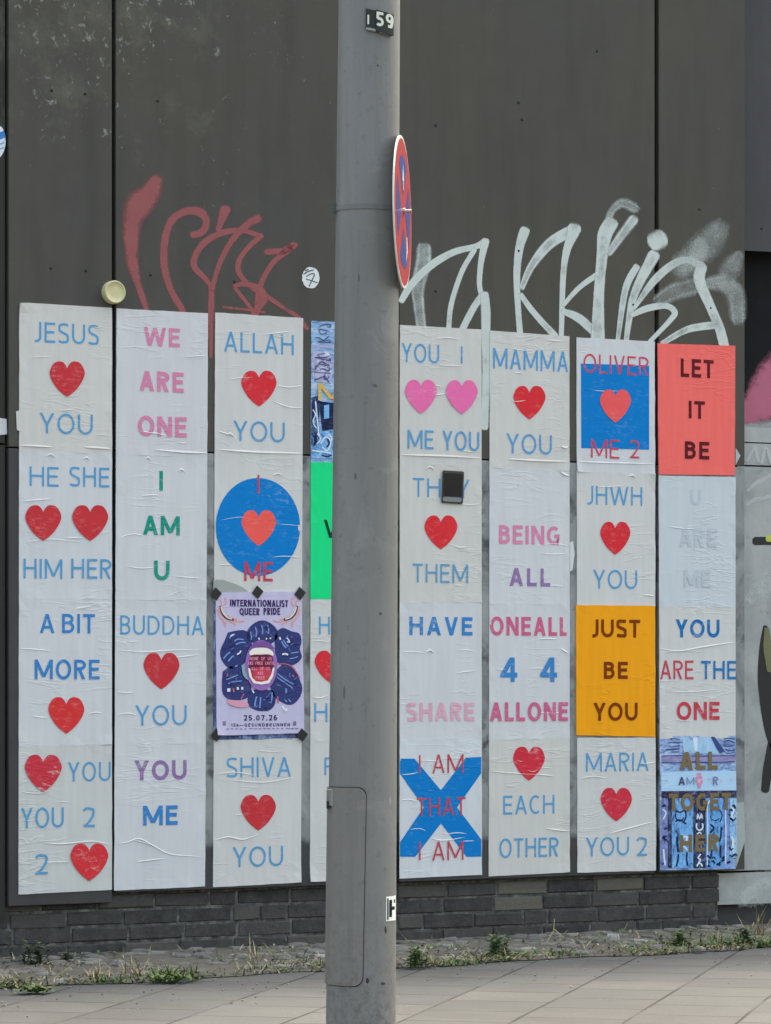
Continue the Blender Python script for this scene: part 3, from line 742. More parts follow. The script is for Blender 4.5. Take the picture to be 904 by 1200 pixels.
# --- column 3
s=poster(3,1,'white poster reading ALLAH heart YOU',MIDW,5,[([(320,470),(338,477),(355,478)],1.5,.002),([(325,452),(340,454),(354,452)],1.5,.002),([(254,505),(265,508),(276,512)],1.6,.0022),([(253,526.5),(300,530),(355,531.5)],2.6,.0042),([(266,510),(270,508),(274,511)],2.4,.004)])
words(s,('ALLAH',263,344.5,390.5,414,LB,LT),('YOU',274,334,494,517.5,LB,LT)); s.heart(303.8,455,41,41,ink((208,46,56)))
s=poster(3,2,'white poster with red I heart ME over a big blue disc',MIDW,3,[([(320,557),(326,555),(330,557)],2,.003),([(256,610),(280,606),(300,607)],1,.0012),([(326,614),(340,615),(352,616)],1,.0014)])
ell=[(302.5+49.5*math.cos(R(a)),617.5-57.5*math.sin(R(a))) for a in range(0,360,8)]
s.poly('blue_disc',ell,ink(BLU,.18),None)
s.heart(303.5,618.5,40,41,ink(HS,.2)); words(s,('I',302,306,556.5,578.5,(190,62,84),LT),('ME',286.5,320,658.5,681,(190,62,84),.14))
# torn lower edge
tr=MB(); dd=.0048
tr.face([W(a,b_,dd) for a,b_ in ((250.5,679),(262,679.5),(275,684),(284,688),(290,692),(292,697),(250,697))]); tr.build('torn_edge',plain('torn_grey',(165,170,166),.8),s.root,s.o)
s=poster(3,4,'white poster reading SHIVA heart YOU',MIDW,4,[([(251,985),(268,981),(285,984),(303,978)],1.8,.003),([(251,908),(275,905),(300,909)],1.5,.002),([(268,914),(310,917),(345,911)],1.4,.0018)],f0=fr(3,868))
words(s,('SHIVA',266,341.5,887.5,910.5,LB,LT),('YOU',273,332,992,1015.5,LB,LT)); s.heart(303,952,41,41,ink(HR))
# --- column 4, mostly behind the pole
s=Sheet('poster',quad(4,0,.25),photo((92,116,160),(142,178,216),(198,212,232),(10,10,40)),'blue photo-print poster with tan letter M, half hidden behind the pole','poster',GRP,.003)
dk=ink((28,34,66),.35,(120,160,210)); lbk=ink((120,176,226),.3,(60,80,120)); wk=ink((205,218,236),.3,(120,160,210)); lav=ink((172,168,204),.5,(110,110,160)); tan=ink((205,172,98),.5,(140,150,160))
s.poly('printed_patch',[(365.5,404),(389,405),(463,409),(463,412),(389,408),(365.5,407)],lav,fan=False)
s.poly('printed_patch',[(366,411),(385,412),(391,424),(388,449),(370,447),(366,440)],photo((74,76,118),(176,178,212),(214,214,232),(16,16,16)))
s.poly('printed_patch',[(365.3,466),(375,463),(374,500),(377,520),(365.2,522)],photo((22,30,60),(34,52,96),(130,178,226),(30,30,16)))
s.poly('printed_patch',[(374,470),(389,472),(463,476),(463,504),(389,503),(378,505)],dk)
s.poly('printed_patch',[(380,475),(386,474),(386,490),(380,491)],lbk)
s.poly('printed_patch',[(376,505),(463,505),(463,538),(365.5,537),(368,520)],photo((40,66,110),(110,168,222),(176,206,238),(26,26,26)))
s.strokes('printed_scribble',[([(366+rnd.uniform(0,20),y+rnd.uniform(-2,2)),(375+rnd.uniform(-6,6),y+rnd.uniform(-5,5)),(380+rnd.uniform(-6,8),y+rnd.uniform(-5,5)),(386,y+rnd.uniform(-3,3))],rnd.uniform(.7,1.4)) for y in [384,389,394,400,416,421,425,429,433,437,441,446]],ink((70,74,120),.5,(150,176,208)))
s.strokes('printed_scribble',[([(370,470),(372,490),(374,510)],1.6),([(367,480),(370,486),(367,494),(371,502)],1.3),([(376,520),(382,512),(388,518),(384,528),(378,524)],1.6),([(366,528),(376,529),(388,531)],1.8),([(372,508),(376,514),(372,520)],1.5),([(385,508),(389,514),(386,524)],1.4)],wk)
s.strokes('printed_scribble',[([(384,514),(386,520),(383,524)],2.0),([(368,510),(371,516),(368,522)],2.4),([(377,533),(383,535),(389,533)],1.4)],dk)
s.word('M',373,405,449.5,470,tan,.22)
s=Sheet('poster',quad(4,.2525,.495),paper((8,212,128),.25),'bright green poster half hidden behind the pole','poster',GRP,.0042)
s.word('W',380,410,609.5,630.5,ink((20,60,44),.1,(8,212,128)),.17)
s=poster(4,3,'white poster with pairs of blue letters beside a red heart, half hidden by the pole',MIDW,2,[([(366,817),(376,818),(384,815)],1.6,.0022),([(364,752),(375,751),(386,753)],1.3,.0016)],f0=.4965)
words(s,('H',374,387,722.5,743.5,LB,LT),('H',368.5,384,824,846,LB,LT)); s.heart(389,781.5,40,38,ink((206,44,56)))
s=poster(4,4,'white poster with one blue letter F showing beside the pole',MIDW,2)
words(s,('F',380.5,391,887.5,908.5,LB,LT))
# --- column 5
s=poster(5,1,'white poster with YOU I and ME YOU around two pink hearts',WARM,6,[([(500,462),(512,463),(524,461)],1.6,.0025),([(469.5,533),(500,534),(530,535),(564,537)],2.6,.0042),([(512,397),(525,396),(538,398)],1.5,.002)])
words(s,('YOU',471,515,403,425,LB,LT),('I',540.5,543.3,406,426,LB,LT),('ME',478,508.5,504,526,LB,LT),('YOU',519,562,505.5,528,LB,LT)); s.heart(493.7,464.5,37,39,ink((226,106,164),.35)); s.heart(541.5,465,37,39,ink((226,106,164),.35))
s=poster(5,2,'white poster reading THEY heart THEM, black phone covering part of it',WARM,5,[([(500,549),(505,547),(509,551)],2.2,.004),([(540,590),(552,592),(563,590)],1.4,.0018)])
words(s,('THEY',484,550.5,561,583,LB,LT),('THEM',484,549,661,683,(96,150,184),LT)); s.heart(517,623.5,38.5,39,ink((210,44,52)))
s=poster(5,3,'white poster with blue HAVE and pale pink SHARE',COOL,2,[([(500,764),(505,762),(508,765)],2.2,.004),([(472,764),(485,764),(498,765)],1.2,.0015),([(535,762),(548,762),(556,763)],1.2,.0015)])
words(s,('HAVE',480,554,723,744.5,SB,BDW),('SHARE',477,556,823.5,845,(212,158,178),BDW))
s=poster(5,4,'white poster reading I AM THAT I AM over a blue X',(202,205,209),3,[([(470,908),(482,907),(490,905)],1.3,.002),([(520,978),(535,976),(548,977)],1.3,.002),([(505,982),(520,985),(545,981)],1.5,.0024),([(480,972),(492,971),(500,974)],1.2,.0018),([(470,938),(480,937),(490,940)],1.2,.0018)])
bx=ink(BLU,.15)
xs_=[(469,889),(486,889),(517,926),(546,888),(564.3,887),(564.3,906),(536,946),(564.5,984),(564.5,1004),(547,1004),(517,965),(487,1004),(469,1004),(469,987),(497,946),(469,907)]
s.poly('blue_cross',xs_,bx)
rX=(190,66,78)
words(s,('I',491.3,494,885,906,rX,.10),('AM',507,543.5,884,906,rX,.10),('THAT',489,546,934.5,956,rX,.10),('I',491.3,494,986.5,1008,rX,.10),('AM',507,543.5,986,1008,rX,.10))
# --- column 6
s=poster(6,1,'white poster reading MAMMA heart YOU',WARM,7,[([(596,538),(630,540),(666.5,541)],2.6,.0042),([(658,523),(663,525),(666,524)],3,.005)])
words(s,('MAMMA',578,666,410,434,LB,LT),('YOU',594,647,509,532,LB,LT)); s.heart(620.7,471.5,37.5,38.5,ink((208,44,52)))
s=poster(6,2,'white poster with pink BEING and purple ALL below a blank top',COOL,3,[([(657,553),(662,556),(667,558)],3,.005),([(630,640),(650,637),(666,640)],1.2,.0015)])
words(s,('BEING',585,656.5,616,638,PK,BDW),('ALL',597.5,645,666,687,PU,BDW))
s=poster(6,3,'white poster with magenta ONEALL and ALLONE around blue 4 4',COOL,3,[([(658,760),(662,763),(666,765)],2.5,.004),([(622,784),(632,783),(640,784)],1.2,.0015),([(580,784),(590,785),(598,783)],1.2,.0015)])
words(s,('ONEALL',574.5,666.3,723,745,MG,BDW),('4',587,606.5,770.5,799,SB,BDW),('4',633.5,653,770.5,799,SB,BDW),('ALLONE',574.5,666,823,845,MG,BDW))
s=poster(6,4,'white poster reading heart EACH OTHER',WARM,4,[([(640,971),(655,973),(667,974)],1.8,.003),([(575,904),(600,906),(635,908),(650,910)],1.5,.002),([(604,890),(610,892),(614,892)],1.3,.0022),([(617,902),(626,904),(634,899)],1.3,.0022)])
words(s,('EACH',590,650,932,954,LB,LT),('OTHER',585.5,655,982,1004.5,LB,LT)); s.heart(620.2,894.5,37,39,ink((202,44,62),.4))
# --- column 7
s=poster(7,1,'white poster reading OLIVER heart ME 2 over a blue rectangle',COOL,2,[([(677,541),(700,542),(735,543),(766,544)],1.8,.003)])
s.poly('blue_rectangle',[(681,426),(761,428.5),(761,527),(681.5,525)],ink(BLU,.12),fan=False)
rO=(196,66,92); words(s,('OLIVER',684,760.5,416.5,438.5,rO,.10),('ME',693,726,515,537,rO,.10),('2',738.5,749.5,516,537,rO,.10)); s.heart(721.5,475.5,36,38,ink((228,88,90),.12))
s=poster(7,2,'white poster reading JHWH heart YOU',MIDW,3,[([(737,558),(742,557),(745,560)],2.4,.004)])
words(s,('JHWH',688,753,570,592,LB,LT),('YOU',695.5,747,668,690,LB,LT)); s.heart(721.3,630.5,35,38,ink((206,42,52)))
s=Sheet('poster',[(675.3,709),(768,710),(768.3,863.5),(675.8,861.5)],paper((255,156,0),.15),'orange poster reading JUST BE YOU','poster',GRP,.0052)
bi=ink((118,52,14),.12,(255,160,0)); s.word('JUST',693,750.5,726,747,bi,.19); s.word('BE',708,736,775.5,795.5,bi,.20); s.word('YOU',696,747.5,823.5,844.5,bi,.18)
s=poster(7,4,'white poster reading MARIA heart YOU 2',MIDW,2,[([(678,913),(695,910),(710,912)],1.3,.002),([(714,977),(740,970),(767,963)],1.8,.003)])
words(s,('MARIA',687,760.5,882,904,LB,LT),('YOU',687,737.5,981,1003,LB,LT),('2',746.5,758.5,981,1003,LB,LT)); s.heart(722.5,942.5,36.5,38.5,ink((200,44,64),.3))
# --- column 8
s=Sheet('poster',[(771,402.3),(862,405.3),(861.3,557),(772.3,556)],paper((255,104,98),.3),'salmon red poster reading LET IT BE','poster',GRP,.0052)
di=ink((92,26,36),.12,(255,104,98)); s.word('LET',798,836.5,421,442.5,di,.19); s.word('IT',807.5,827,470,490.5,di,.19); s.word('BE',803,831.5,517.5,538,di,.20)
s=poster(8,2,'pale blue-white poster with washed-out U ARE ME',(192,199,205),2,f0=fr(8,558))
fa=ink((181,189,196),.5,(192,199,205)); s.word('U',809.5,822,573,592,fa,.2); s.word('ARE',796.5,840.5,619,641,fa,.2); s.word('ME',802,833,668,688,fa,.2)
s=poster(8,3,'white poster with YOU ARE THE ONE in blue and red',MIDW,2,[([(773,760),(795,763),(820,759),(845,755),(861,753)],1.9,.0032),([(773,765),(800,763),(825,764)],1.4,.002),([(785,810),(810,811),(840,808)],1.2,.0016)])
words(s,('YOU',792,843.5,726,747,DB,BDW),('ARE',774,813,774,796,(192,66,84),.12),('THE',822,863,774.5,796,(30,112,178),.14),('ONE',793.5,843.5,822.5,843.5,(192,56,72),BDW))
q8=quad(8,fr(8,863.5),1)
s=Sheet('poster',q8,photo((84,98,150),(140,170,214),(196,208,232),(14,14,34)),'photo-print poster reading ALL TOGETHER with AMOR banner, bottom right corner of the grid','poster',GRP,.003)
z8=lambda a,b_: (764+a/6.858, 855+b_/6.857)
poly8=lambda nm,pts,mt: s.poly(nm,[z8(*p) for p in pts],mt,fan=len(pts)>4)
poly8('printed_patch',[(245,60),(480,60),(545,175),(535,195),(260,190)],photo((140,176,216),(164,200,230),(190,214,236),(6,6,3)))
poly8('printed_patch',[(330,64),(370,64),(365,170),(345,175)],ink((205,222,236),.4,(168,202,232)))
poly8('printed_patch',[(475,58),(505,58),(590,175),(548,192),(520,150)],ink((58,76,128),.2,(120,140,190)))
s.layer-=2
poly8('printed_patch',[(80,205),(672,205),(672,270),(80,270)],photo((104,100,150),(146,140,186),(170,184,218),(8,8,60)))
s.strokes('printed_scribble',[([z8(90+rnd.uniform(0,120),y+rnd.uniform(-6,6)),z8(150+rnd.uniform(-20,30),y+rnd.uniform(-16,16)),z8(225,y+rnd.uniform(-8,8))],rnd.uniform(.8,1.5)) for y in (80,105,130,155,175)]+
  [([z8(575+rnd.uniform(0,20),y),z8(620,y+rnd.uniform(-16,16)),z8(668,y+rnd.uniform(-10,10))],rnd.uniform(.8,1.6)) for y in (75,100,130,155,180)]+
  [([z8(85,262),z8(200,266),z8(330,258),z8(480,264),z8(668,256)],1.3),([z8(85,213),z8(240,208),z8(420,214),z8(670,206)],1.0)],ink((70,76,128),.5,(150,170,210)))
poly8('printed_banner',[(76,338),(678,330),(680,488),(76,494)],ink((172,204,232),.35,(200,220,240)))
D0=s.d+.0024
dk8=ink((40,42,76),.35,(110,150,205))
poly8('printed_patch',[(80,496),(680,490),(682,545),(80,550)],photo((34,32,56),(52,48,78),(138,140,186),(22,22,30)))
s.layer-=1
dkp=photo((24,26,52),(42,44,76),(120,138,190),(40,40,22))
for x0,x1 in ((130,160),(335,432)): poly8('printed_patch',[(x0,552),(x1,552),(x1,1112),(x0,1112)],dkp); s.layer-=1
for x0,x1,cc in ((162,333,(112,166,226)),(434,575,(104,160,224)),(577,625,(118,150,214)),(627,684,(150,190,232)),(80,128,(126,136,190))):
    poly8('printed_patch',[(x0,552),(x1,552),(x1,1112 if x1<640 else 1030),(x0,1112 if x1<640 else 1030)],photo(tuple(int(v*.42) for v in cc),cc,tuple(min(255,int(v*1.25)) for v in cc),(26,26,15))); s.layer-=1
s.layer+=1
L8=[]
def loop(cx,cy,rx,ry,a0,a1,k=9): return [z8(cx+rx*math.cos(R(a0+(a1-a0)*i/k)),cy+ry*math.sin(R(a0+(a1-a0)*i/k))) for i in range(k+1)]
L8+=[(loop(225,690,34,44,20,200),1.4),([z8(195,650),z8(230,665),z8(265,650),z8(275,700),z8(250,750)],1.7),([z8(190,740),z8(225,725),z8(280,760)],1.7),
     (loop(510,690,40,40,30,170),1.0),([z8(470,650),z8(530,640),z8(565,680),z8(550,740)],1.4),
     ([z8(215,1000),z8(210,1050),z8(198,1100)],2.0),([z8(285,985),z8(280,1040),z8(290,1095)],2.0),([z8(485,960),z8(480,1000),z8(470,1035)],2.0),([z8(555,930),z8(550,990),z8(556,1030)],2.4),
     ([z8(205,860),z8(205,920),z8(215,985)],2.6),([z8(470,760),z8(500,790),z8(470,830)],2.2),([z8(560,780),z8(556,850),z8(545,900)],2.0)]
for k in range(26):
    x=rnd.choice((rnd.uniform(84,126),rnd.uniform(440,625),rnd.uniform(630,676))); y=rnd.uniform(1020,1100) if 430<x<625 else rnd.uniform(570,1090)
    if x>630: y=min(y,1010)
    L8.append(([z8(x-14,y+rnd.uniform(-16,16)),z8(x,y+rnd.uniform(-12,12)),z8(x+14,y+rnd.uniform(-18,18))],rnd.uniform(1,2.6)))
s.strokes('printed_scribble',L8,ink((30,36,74),.2,(110,160,220)))
L9=[([z8(365,720),z8(370,680),z8(385,715),z8(400,680),z8(405,715)],1.5),(loop(385,775,26,34,-40,220),1.8),([z8(395,1000),z8(372,1030),z8(392,1045),z8(375,1070)],1.6),(loop(385,1100,20,26,180,360),1.8),([z8(365,840),z8(385,825),z8(400,840)],1.5),
    ([z8(450,600),z8(470,570),z8(480,620)],1.5),([z8(640,620),z8(660,650),z8(640,700),z8(665,730)],2),([z8(90,640),z8(115,670),z8(92,720)],1.6),([z8(95,960),z8(100,1020),z8(108,1090)],2),([z8(445,600),z8(450,800),z8(446,1090)],1.3),([z8(592,640),z8(596,860),z8(592,1080)],1.4),([z8(255,860),z8(285,865),z8(278,895)],2.5),([z8(235,960),z8(260,940),z8(285,970)],2),([z8(640,860),z8(655,900),z8(645,980)],3)]
s.strokes('printed_scribble',L9,ink((206,220,240),.3,(110,160,220)))
br8=ink((122,106,76),.35,(90,90,90))
s.word('ALL',797,841.5,881,902,br8,.23); s.word('TOGET',784,857,929.5,950,br8,.23); s.word('HER',797,843,978,998,br8,.23)
s.word('A',795.5,803,910.5,920,ink((70,76,112),.3),.2); s.word('M',805,814,911,919.5,ink((120,130,165),.3),.14)
s.strokes('printed_flower',[(loop(384,405,22,30,0,340),2.2),([z8(384,436),z8(384,470)],1.8),([z8(366,360),z8(384,352),z8(402,360)],1.6),([z8(372,450),z8(384,460),z8(396,450)],1.6)],ink((222,130,158),.3))
s.word('R',836,842,910,920,ink((110,120,155),.4),.16)
for a,b_ in ((120,405),(555,405),(645,400),(465,395)):
    s.strokes('printed_flower',[([z8(a-10,b_-8),z8(a,b_+6),z8(a+10,b_-6)],1.4)],ink((206,180,204),.4),d=s.d+.0034)

# --- poster under the pride poster and the pride poster itself
c6=lambda a,b_: (240+a/6.316, 680+b_/6.316)
s=Sheet('poster',[(251,698),(353,699),(352.5,867),(250.5,866.5)],photo((44,54,96),(80,94,136),(150,166,200)),'dark blue photo-print poster peeking out beneath the lilac event poster','poster',GRP,.003)
s=Sheet('poster',[(253.2,694.5),(353.8,692.8),(357,859),(254.3,862)],paper((190,184,212),.3),'lilac event poster reading INTERNATIONALIST QUEER PRIDE, taped at its corners','poster',None,.0085,
        [([(256,712),(280,709),(300,708)],1.0,.001)])
lp=lambda c,wn=.12: ink(c,wn,(190,184,212))
navy=lp((52,60,112)); plum=lp((66,44,98)); 
def P6(nm,pts,mt,sm=3,lab=None): return s.poly(nm,[c6(*p) for p in pts],mt,lab,smooth=sm,fan=False)
fists=[[(330,440),(325,390),(345,350),(375,325),(410,312),(450,310),(490,330),(520,355),(528,400),(510,445),(430,470)],
 [(175,395),(235,385),(300,385),(330,420),(330,520),(300,590),(235,640),(170,620),(130,570),(125,510),(160,450)],
 [(545,395),(580,370),(640,385),(690,410),(705,460),(695,510),(705,560),(670,600),(600,620),(540,590),(525,500),(530,430)],
 [(150,690),(200,655),(260,640),(310,690),(335,790),(320,850),(260,870),(190,870),(145,830),(140,760)],
 [(530,690),(590,640),(650,660),(690,720),(705,800),(690,870),(640,900),(575,890),(520,840),(505,760)],
 [(330,850),(360,820),(430,810),(500,830),(520,880),(505,930),(470,955),(430,965),(380,950),(330,920)]]
l0=s.layer
for f in fists:
    fx_=sum(p[0] for p in f)/len(f); fy_=sum(p[1] for p in f)/len(f); f=[(fx_+(a-fx_)*1.13+rnd.uniform(-7,7),fy_+(b_-fy_)*1.13+rnd.uniform(-7,7)) for a,b_ in f]; s.layer=l0+(fists.index(f)%2 if f in fists else 0); P6('printed_fist',f,navy)
s.layer=l0+2
sky_l=lp((120,152,214)); wl=lp((224,222,236))
fl=[([c6(*p) for p in pts],w_) for pts,w_ in (
 ([(375,345),(385,380),(380,420)],1.3),([(420,330),(430,365),(428,400)],1.3),([(465,330),(475,365),(470,395)],1.3),([(340,380),(345,410),(345,440)],1.2),
 ([(185,430),(200,405),(225,400)],1.6),([(220,450),(250,435),(290,440)],1.4),([(230,475),(270,460),(305,462)],1.4),([(140,580),(170,545),(190,535)],1.6),([(175,600),(205,565),(220,560)],1.6),([(225,640),(245,630)],1.6),
 ([(570,450),(585,480),(605,500)],1.5),([(585,440),(600,470),(620,490)],1.3),([(640,540),(670,535),(695,530)],1.3),([(630,580),(660,575),(690,565)],1.3),([(600,425),(620,440),(630,460)],1.2),
 ([(160,735),(200,720),(250,700)],1.2),([(175,765),(220,750),(275,745)],1.2),([(540,690),(590,730),(660,770)],1.4),([(535,715),(590,755),(650,795)],1.2),([(600,800),(605,820),(600,835)],1.8),
 ([(385,860),(375,900),(372,935)],1.6),([(415,865),(412,905),(408,945)],1.6),([(500,830),(498,870),(492,910)],1.5),([(590,880),(610,900)],1.2),([(620,880),(640,900)],1.2))]
s.strokes('printed_fingers',fl,sky_l)
dn=[];da=[]
for f in fists:
    fx_=sum(p[0] for p in f)/len(f); fy_=sum(p[1] for p in f)/len(f)
    for _ in range(9):
        a_=rnd.random()*6.28; r0=rnd.uniform(.1,.9); x=fx_+math.cos(a_)*78*r0; y=fy_+math.sin(a_)*78*r0; b2=a_+rnd.uniform(-.5,.5); L=rnd.uniform(14,36)
        (dn if rnd.random()<.55 else da).append(([c6(x,y),c6(x+math.cos(b2)*L*.5+rnd.uniform(-5,5),y+math.sin(b2)*L*.5),c6(x+math.cos(b2)*L,y+math.sin(b2)*L)],rnd.uniform(.7,1.3)))
s.strokes('printed_shading',dn,lp((30,36,80))); s.strokes('printed_shading',da,lp((96,116,180)))
s.strokes('printed_nails',[([c6(*p) for p in pts],w_) for pts,w_ in (([(190,415),(215,402)],1.4),([(555,420),(562,440)],2),([(610,425),(630,455),(610,455)],1.2),([(455,430),(462,436)],2),([(485,425),(490,433)],2),([(575,548),(600,545),(618,552)],2),
  ([(240,550),(262,535),(268,520)],1.6),([(180,800),(178,825)],3.6),([(245,790),(247,810)],2.4),([(278,790),(280,810)],2.4),([(400,425),(405,440)],1.4),([(355,815),(365,835)],1.6),([(575,930),(600,965),(610,950)],2.0))],wl)
s.strokes('printed_accents',[([c6(*p) for p in pts],w_) for pts,w_ in (([(535,625),(590,618),(640,635),(680,680),(708,725)],1.2),([(650,700),(660,715)],1.5),([(170,690),(165,715)],1.3),([(212,800),(218,828)],1.8),([(165,880),(190,890),(300,900),(320,930)],1.0),([(540,860),(545,910)],1.6),([(290,840),(270,880)],1.2))],lp((190,100,130)))
P6('printed_ribbon',[(170,885),(240,888),(310,900),(325,935),(240,938),(180,915)],lp((214,150,176)))
P6('printed_ribbon',[(275,640),(295,620),(300,660),(310,700),(330,730),(315,735),(285,700)],lp((130,170,180)))
el=lambda cx,cy,rx,ry,n_=24: [(cx+rx*math.cos(2*math.pi*i/n_),cy+ry*math.sin(2*math.pi*i/n_)) for i in range(n_)]
P6('printed_lips',el(420,630,119,186),lp((150,108,178)),2); P6('printed_lips',[(330,520),(360,465),(420,452),(480,462),(515,510),(420,490)],lp((122,80,152)))
P6('printed_mouth',el(420,630,92,140),lp((110,34,66)),2); P6('printed_tongue',[(352,660),(420,640),(490,660),(480,740),(420,762),(362,740)],lp((196,66,86)))
P6('printed_teeth',[(332,530),(355,507),(390,500),(430,498),(470,505),(505,530),(508,558),(470,548),(420,550),(370,550),(336,555)],lp((232,228,216)))
P6('printed_teeth',[(322,648),(338,655),(352,720),(380,748),(420,752),(468,742),(492,700),(505,648),(518,645),(508,710),(478,762),(420,772),(362,762),(330,710)],lp((232,228,216)),0)
pkk=lp((232,150,170))
for tx,x0,x1,y0,y1 in (('NONE OF US',335,500,568,592),('ARE FREE UNTIL',318,522,602,626),('ALL OF US',345,488,643,666),('ARE',390,438,676,700),('FREE',378,448,710,734)):
    parts=tx.split(' '); tot=len(tx); k=0
    dlev=s.d+.0009+.00045*17
    for p_ in parts:
        xa_=x0+(x1-x0)*k/tot; xb_=x0+(x1-x0)*(k+len(p_))/tot-3; k+=len(p_)+1
        a,b_=c6(xa_,y0); c,d_=c6(xb_,y1); s.word(p_,a,c,b_,d_,pkk,.16,d=dlev)
tl=s.d+.0012
for tx,x0,x1,y0,y1,t_ in (('INTERNATIONALIST',188,615,145,196,.21),('QUEER',258,408,206,258,.21),('PRIDE',436,558,204,256,.21),('25.07.26',290,540,998,1038,.2),('15h',196,250,1060,1084,.2),('-',254,290,1060,1084,.16),('GESUNDBRUNNEN',296,632,1058,1082,.2)):
    a,b_=c6(x0,y0); c,d_=c6(x1,y1); s.word(tx,a,c,b_,d_,plum if y0<900 else lp((40,42,78)),t_,d=tl)
s.strokes('printed_small_print',[([c6(x,1101+((x//9)%3)-x*.006),c6(x+14+(x*7)%16,1101-x*.006)],.8) for x in range(125,670,34)],lp((70,70,110)),d=tl)
s.strokes('printed_small_print',[([c6(x,y),c6(x+24,y-1)],.7) for x in (134,655) for y in (1048,1056,1064,1072)],lp((70,70,110)),d=tl)
fl=[]
for sx_,ox in ((1,0),(-1,802)):
    X=lambda x: ox+sx_*x if sx_<0 else x
    for pts in (([(110,140),(125,170),(120,210)]),([(100,190),(112,220),(130,260)]),([(150,130),(160,165),(140,190)]),([(105,250),(120,280),(160,310)]),([(130,290),(150,320),(155,345)]),([(180,300),(220,320),(230,335)]),([(200,290),(250,305),(295,300)]),([(170,260),(200,280),(240,290)]),([(95,215),(105,245),(108,260)])):
        fl.append(([c6(X(a),b_) for a,b_ in pts],1.3))
s.strokes('printed_flames',fl,lp((226,150,140)),d=tl)
s.strokes('printed_flames',[([c6(*p) for p in q_],2.6) for q_ in (((118,190),(130,240),(165,280),(215,292)),((684,190),(672,240),(637,280),(587,292)))],lp((44,40,52)),d=tl+.0005)
s.strokes('printed_flames',[([c6(*p) for p in q_],1.3) for q_ in (((122,195),(136,240),(168,275),(205,288)),((680,195),(666,240),(634,275),(597,288)))],lp((230,224,200)),d=tl+.001)
tape=plain('black_tape',(.018,.018,.02),.45)
for a,b_ in ((84,102),(392,88),(706,98),(88,1145),(722,1145)):
    cx_,cy_=c6(a,b_); mb=MB(); q_=[(cx_-6.6,cy_+1),(cx_-.5,cy_-8),(cx_+7,cy_-1),(cx_+.5,cy_+8)]
    v=[W(x,y_,.0128) for x,y_ in q_]; mb.face(v); mb.grid([v,[W(x,y_,.0103) for x,y_ in q_]],closed=True); mb.build('tape',tape,s.root,s.o)

# ================================================================== SMALL THINGS ON THE WALL
# black phone glued on the poster
c=[(519.3,551.5),(543.8,553),(542.4,590),(518,588.5)]
ph=empty('phone',W(531,590,0),'black smartphone with a grey lower edge, stuck on the THEY poster','phone')
o=ph.location
def slab(pts,d0,d1,ins=0.0):
    mb=MB(); ce=sum((Vector(p) for p in pts),Vector((0,0)))/len(pts); rp=[]
    n_=len(pts)
    for i in range(n_):
        p=Vector(pts[i]); a=Vector(pts[i-1]); b_=Vector(pts[(i+1)%n_])
        for k in range(5):
            t=k/4; q=(p+(a-p).normalized()*2.2)*(1-t)**2+p*2*t*(1-t)+(p+(b_-p).normalized()*2.2)*t*t
            rp.append(ce+(q-ce)*(1-ins))
    f=[W(p.x,p.y,d1) for p in rp]; f2=[W(ce.x+(p.x-ce.x)*1.03,ce.y+(p.y-ce.y)*1.03,d1-.0015) for p in rp]; bk_=[W(ce.x+(p.x-ce.x)*1.03,ce.y+(p.y-ce.y)*1.03,d0) for p in rp]
    mb.face(f); mb.grid([f,f2,bk_],closed=True); return mb
slab(c,.004,.013).build('phone_body',plain('phone_case',(.035,.036,.04),.4),ph,o)
scrn=[(520.6,553.6),(542.2,555),(541.2,582),(519.9,581)]
slab(scrn,.0131,.0138).build('screen',plain('phone_glass',(.014,.016,.022),.12,spec=.6,scale=8,var=.3),ph,o)
slab([(519.9,582),(541.1,583.2),(540.8,588.6),(519.2,587.3)],.0131,.0137).build('lower_edge',plain('phone_grey',(130,134,136),.4),ph,o)
# cream round cap
ce=W(131.5,343,0); cap=empty('wall_cap',ce,'round cream plastic cap on the panel joint above the JESUS poster','wall cap')
cm=plain('cream_plastic',(214,206,160),.45,var=.06,scale=40)
mb=MB(); R0=.0475
prof=[(R0,.0),(R0*1.0,.028),(R0*.96,.034),(R0*.90,.036),(R0*.84,.034),(R0*.80,.0315),(R0*.4,.031)]
rings=[[ce+Vector((r*math.cos(2*math.pi*i/32),-d,r*math.sin(2*math.pi*i/32))) for i in range(32)] for r,d in prof]
idx=mb.grid(rings,closed=True); mb.f.append(idx[-1]); mb.mi.append(0)
mb.build('cap_rim',cm,cap,ce,smooth=True)
# stickers
def sticker(px,py,rw,rh,d,label,under=(215,220,220)):
    pts=[(px+rw*math.cos(2*math.pi*i/28)*(1+.04*math.sin(3*i)),py+rh*math.sin(2*math.pi*i/28)*(1+.03*math.cos(5*i))) for i in range(28)]
    mb=MB(); v=[W(a,b_,d) for a,b_ in pts]; mb.face(v); mb.grid([v,[p+Vector((0,.0009,0)) for p in v]],closed=True)
    o=W(px,py+rh,d-.0009); r=mb.build('sticker',paper(under,.4),None,o); tag(r,label,'sticker'); return r,o
def on_sticker(root,o,lines,mat,d,name='printed_scribble'):
    mb=MB()
    for k,(pts,wd) in enumerate(lines):
        pp=[Vector((p.x,p.y)) for p in catmull([Vector((a,b_,0)) for a,b_ in pts],4)]; nn=normals2(pp)
        mb.grid([[W(p.x+q.x*wd/2,p.y+q.y*wd/2,d+.00005*k) for p,q in zip(pp,nn)],[W(p.x-q.x*wd/2,p.y-q.y*wd/2,d+.00005*k) for p,q in zip(pp,nn)]])
    return mb.build(name,mat,root,o)
r,o=sticker(364.5,325.5,10.2,12.6,.0015,'white oval sticker with black scribble beside the red tag')
z9=lambda a,b_:(340+a/15.07,300+b_/15.07)
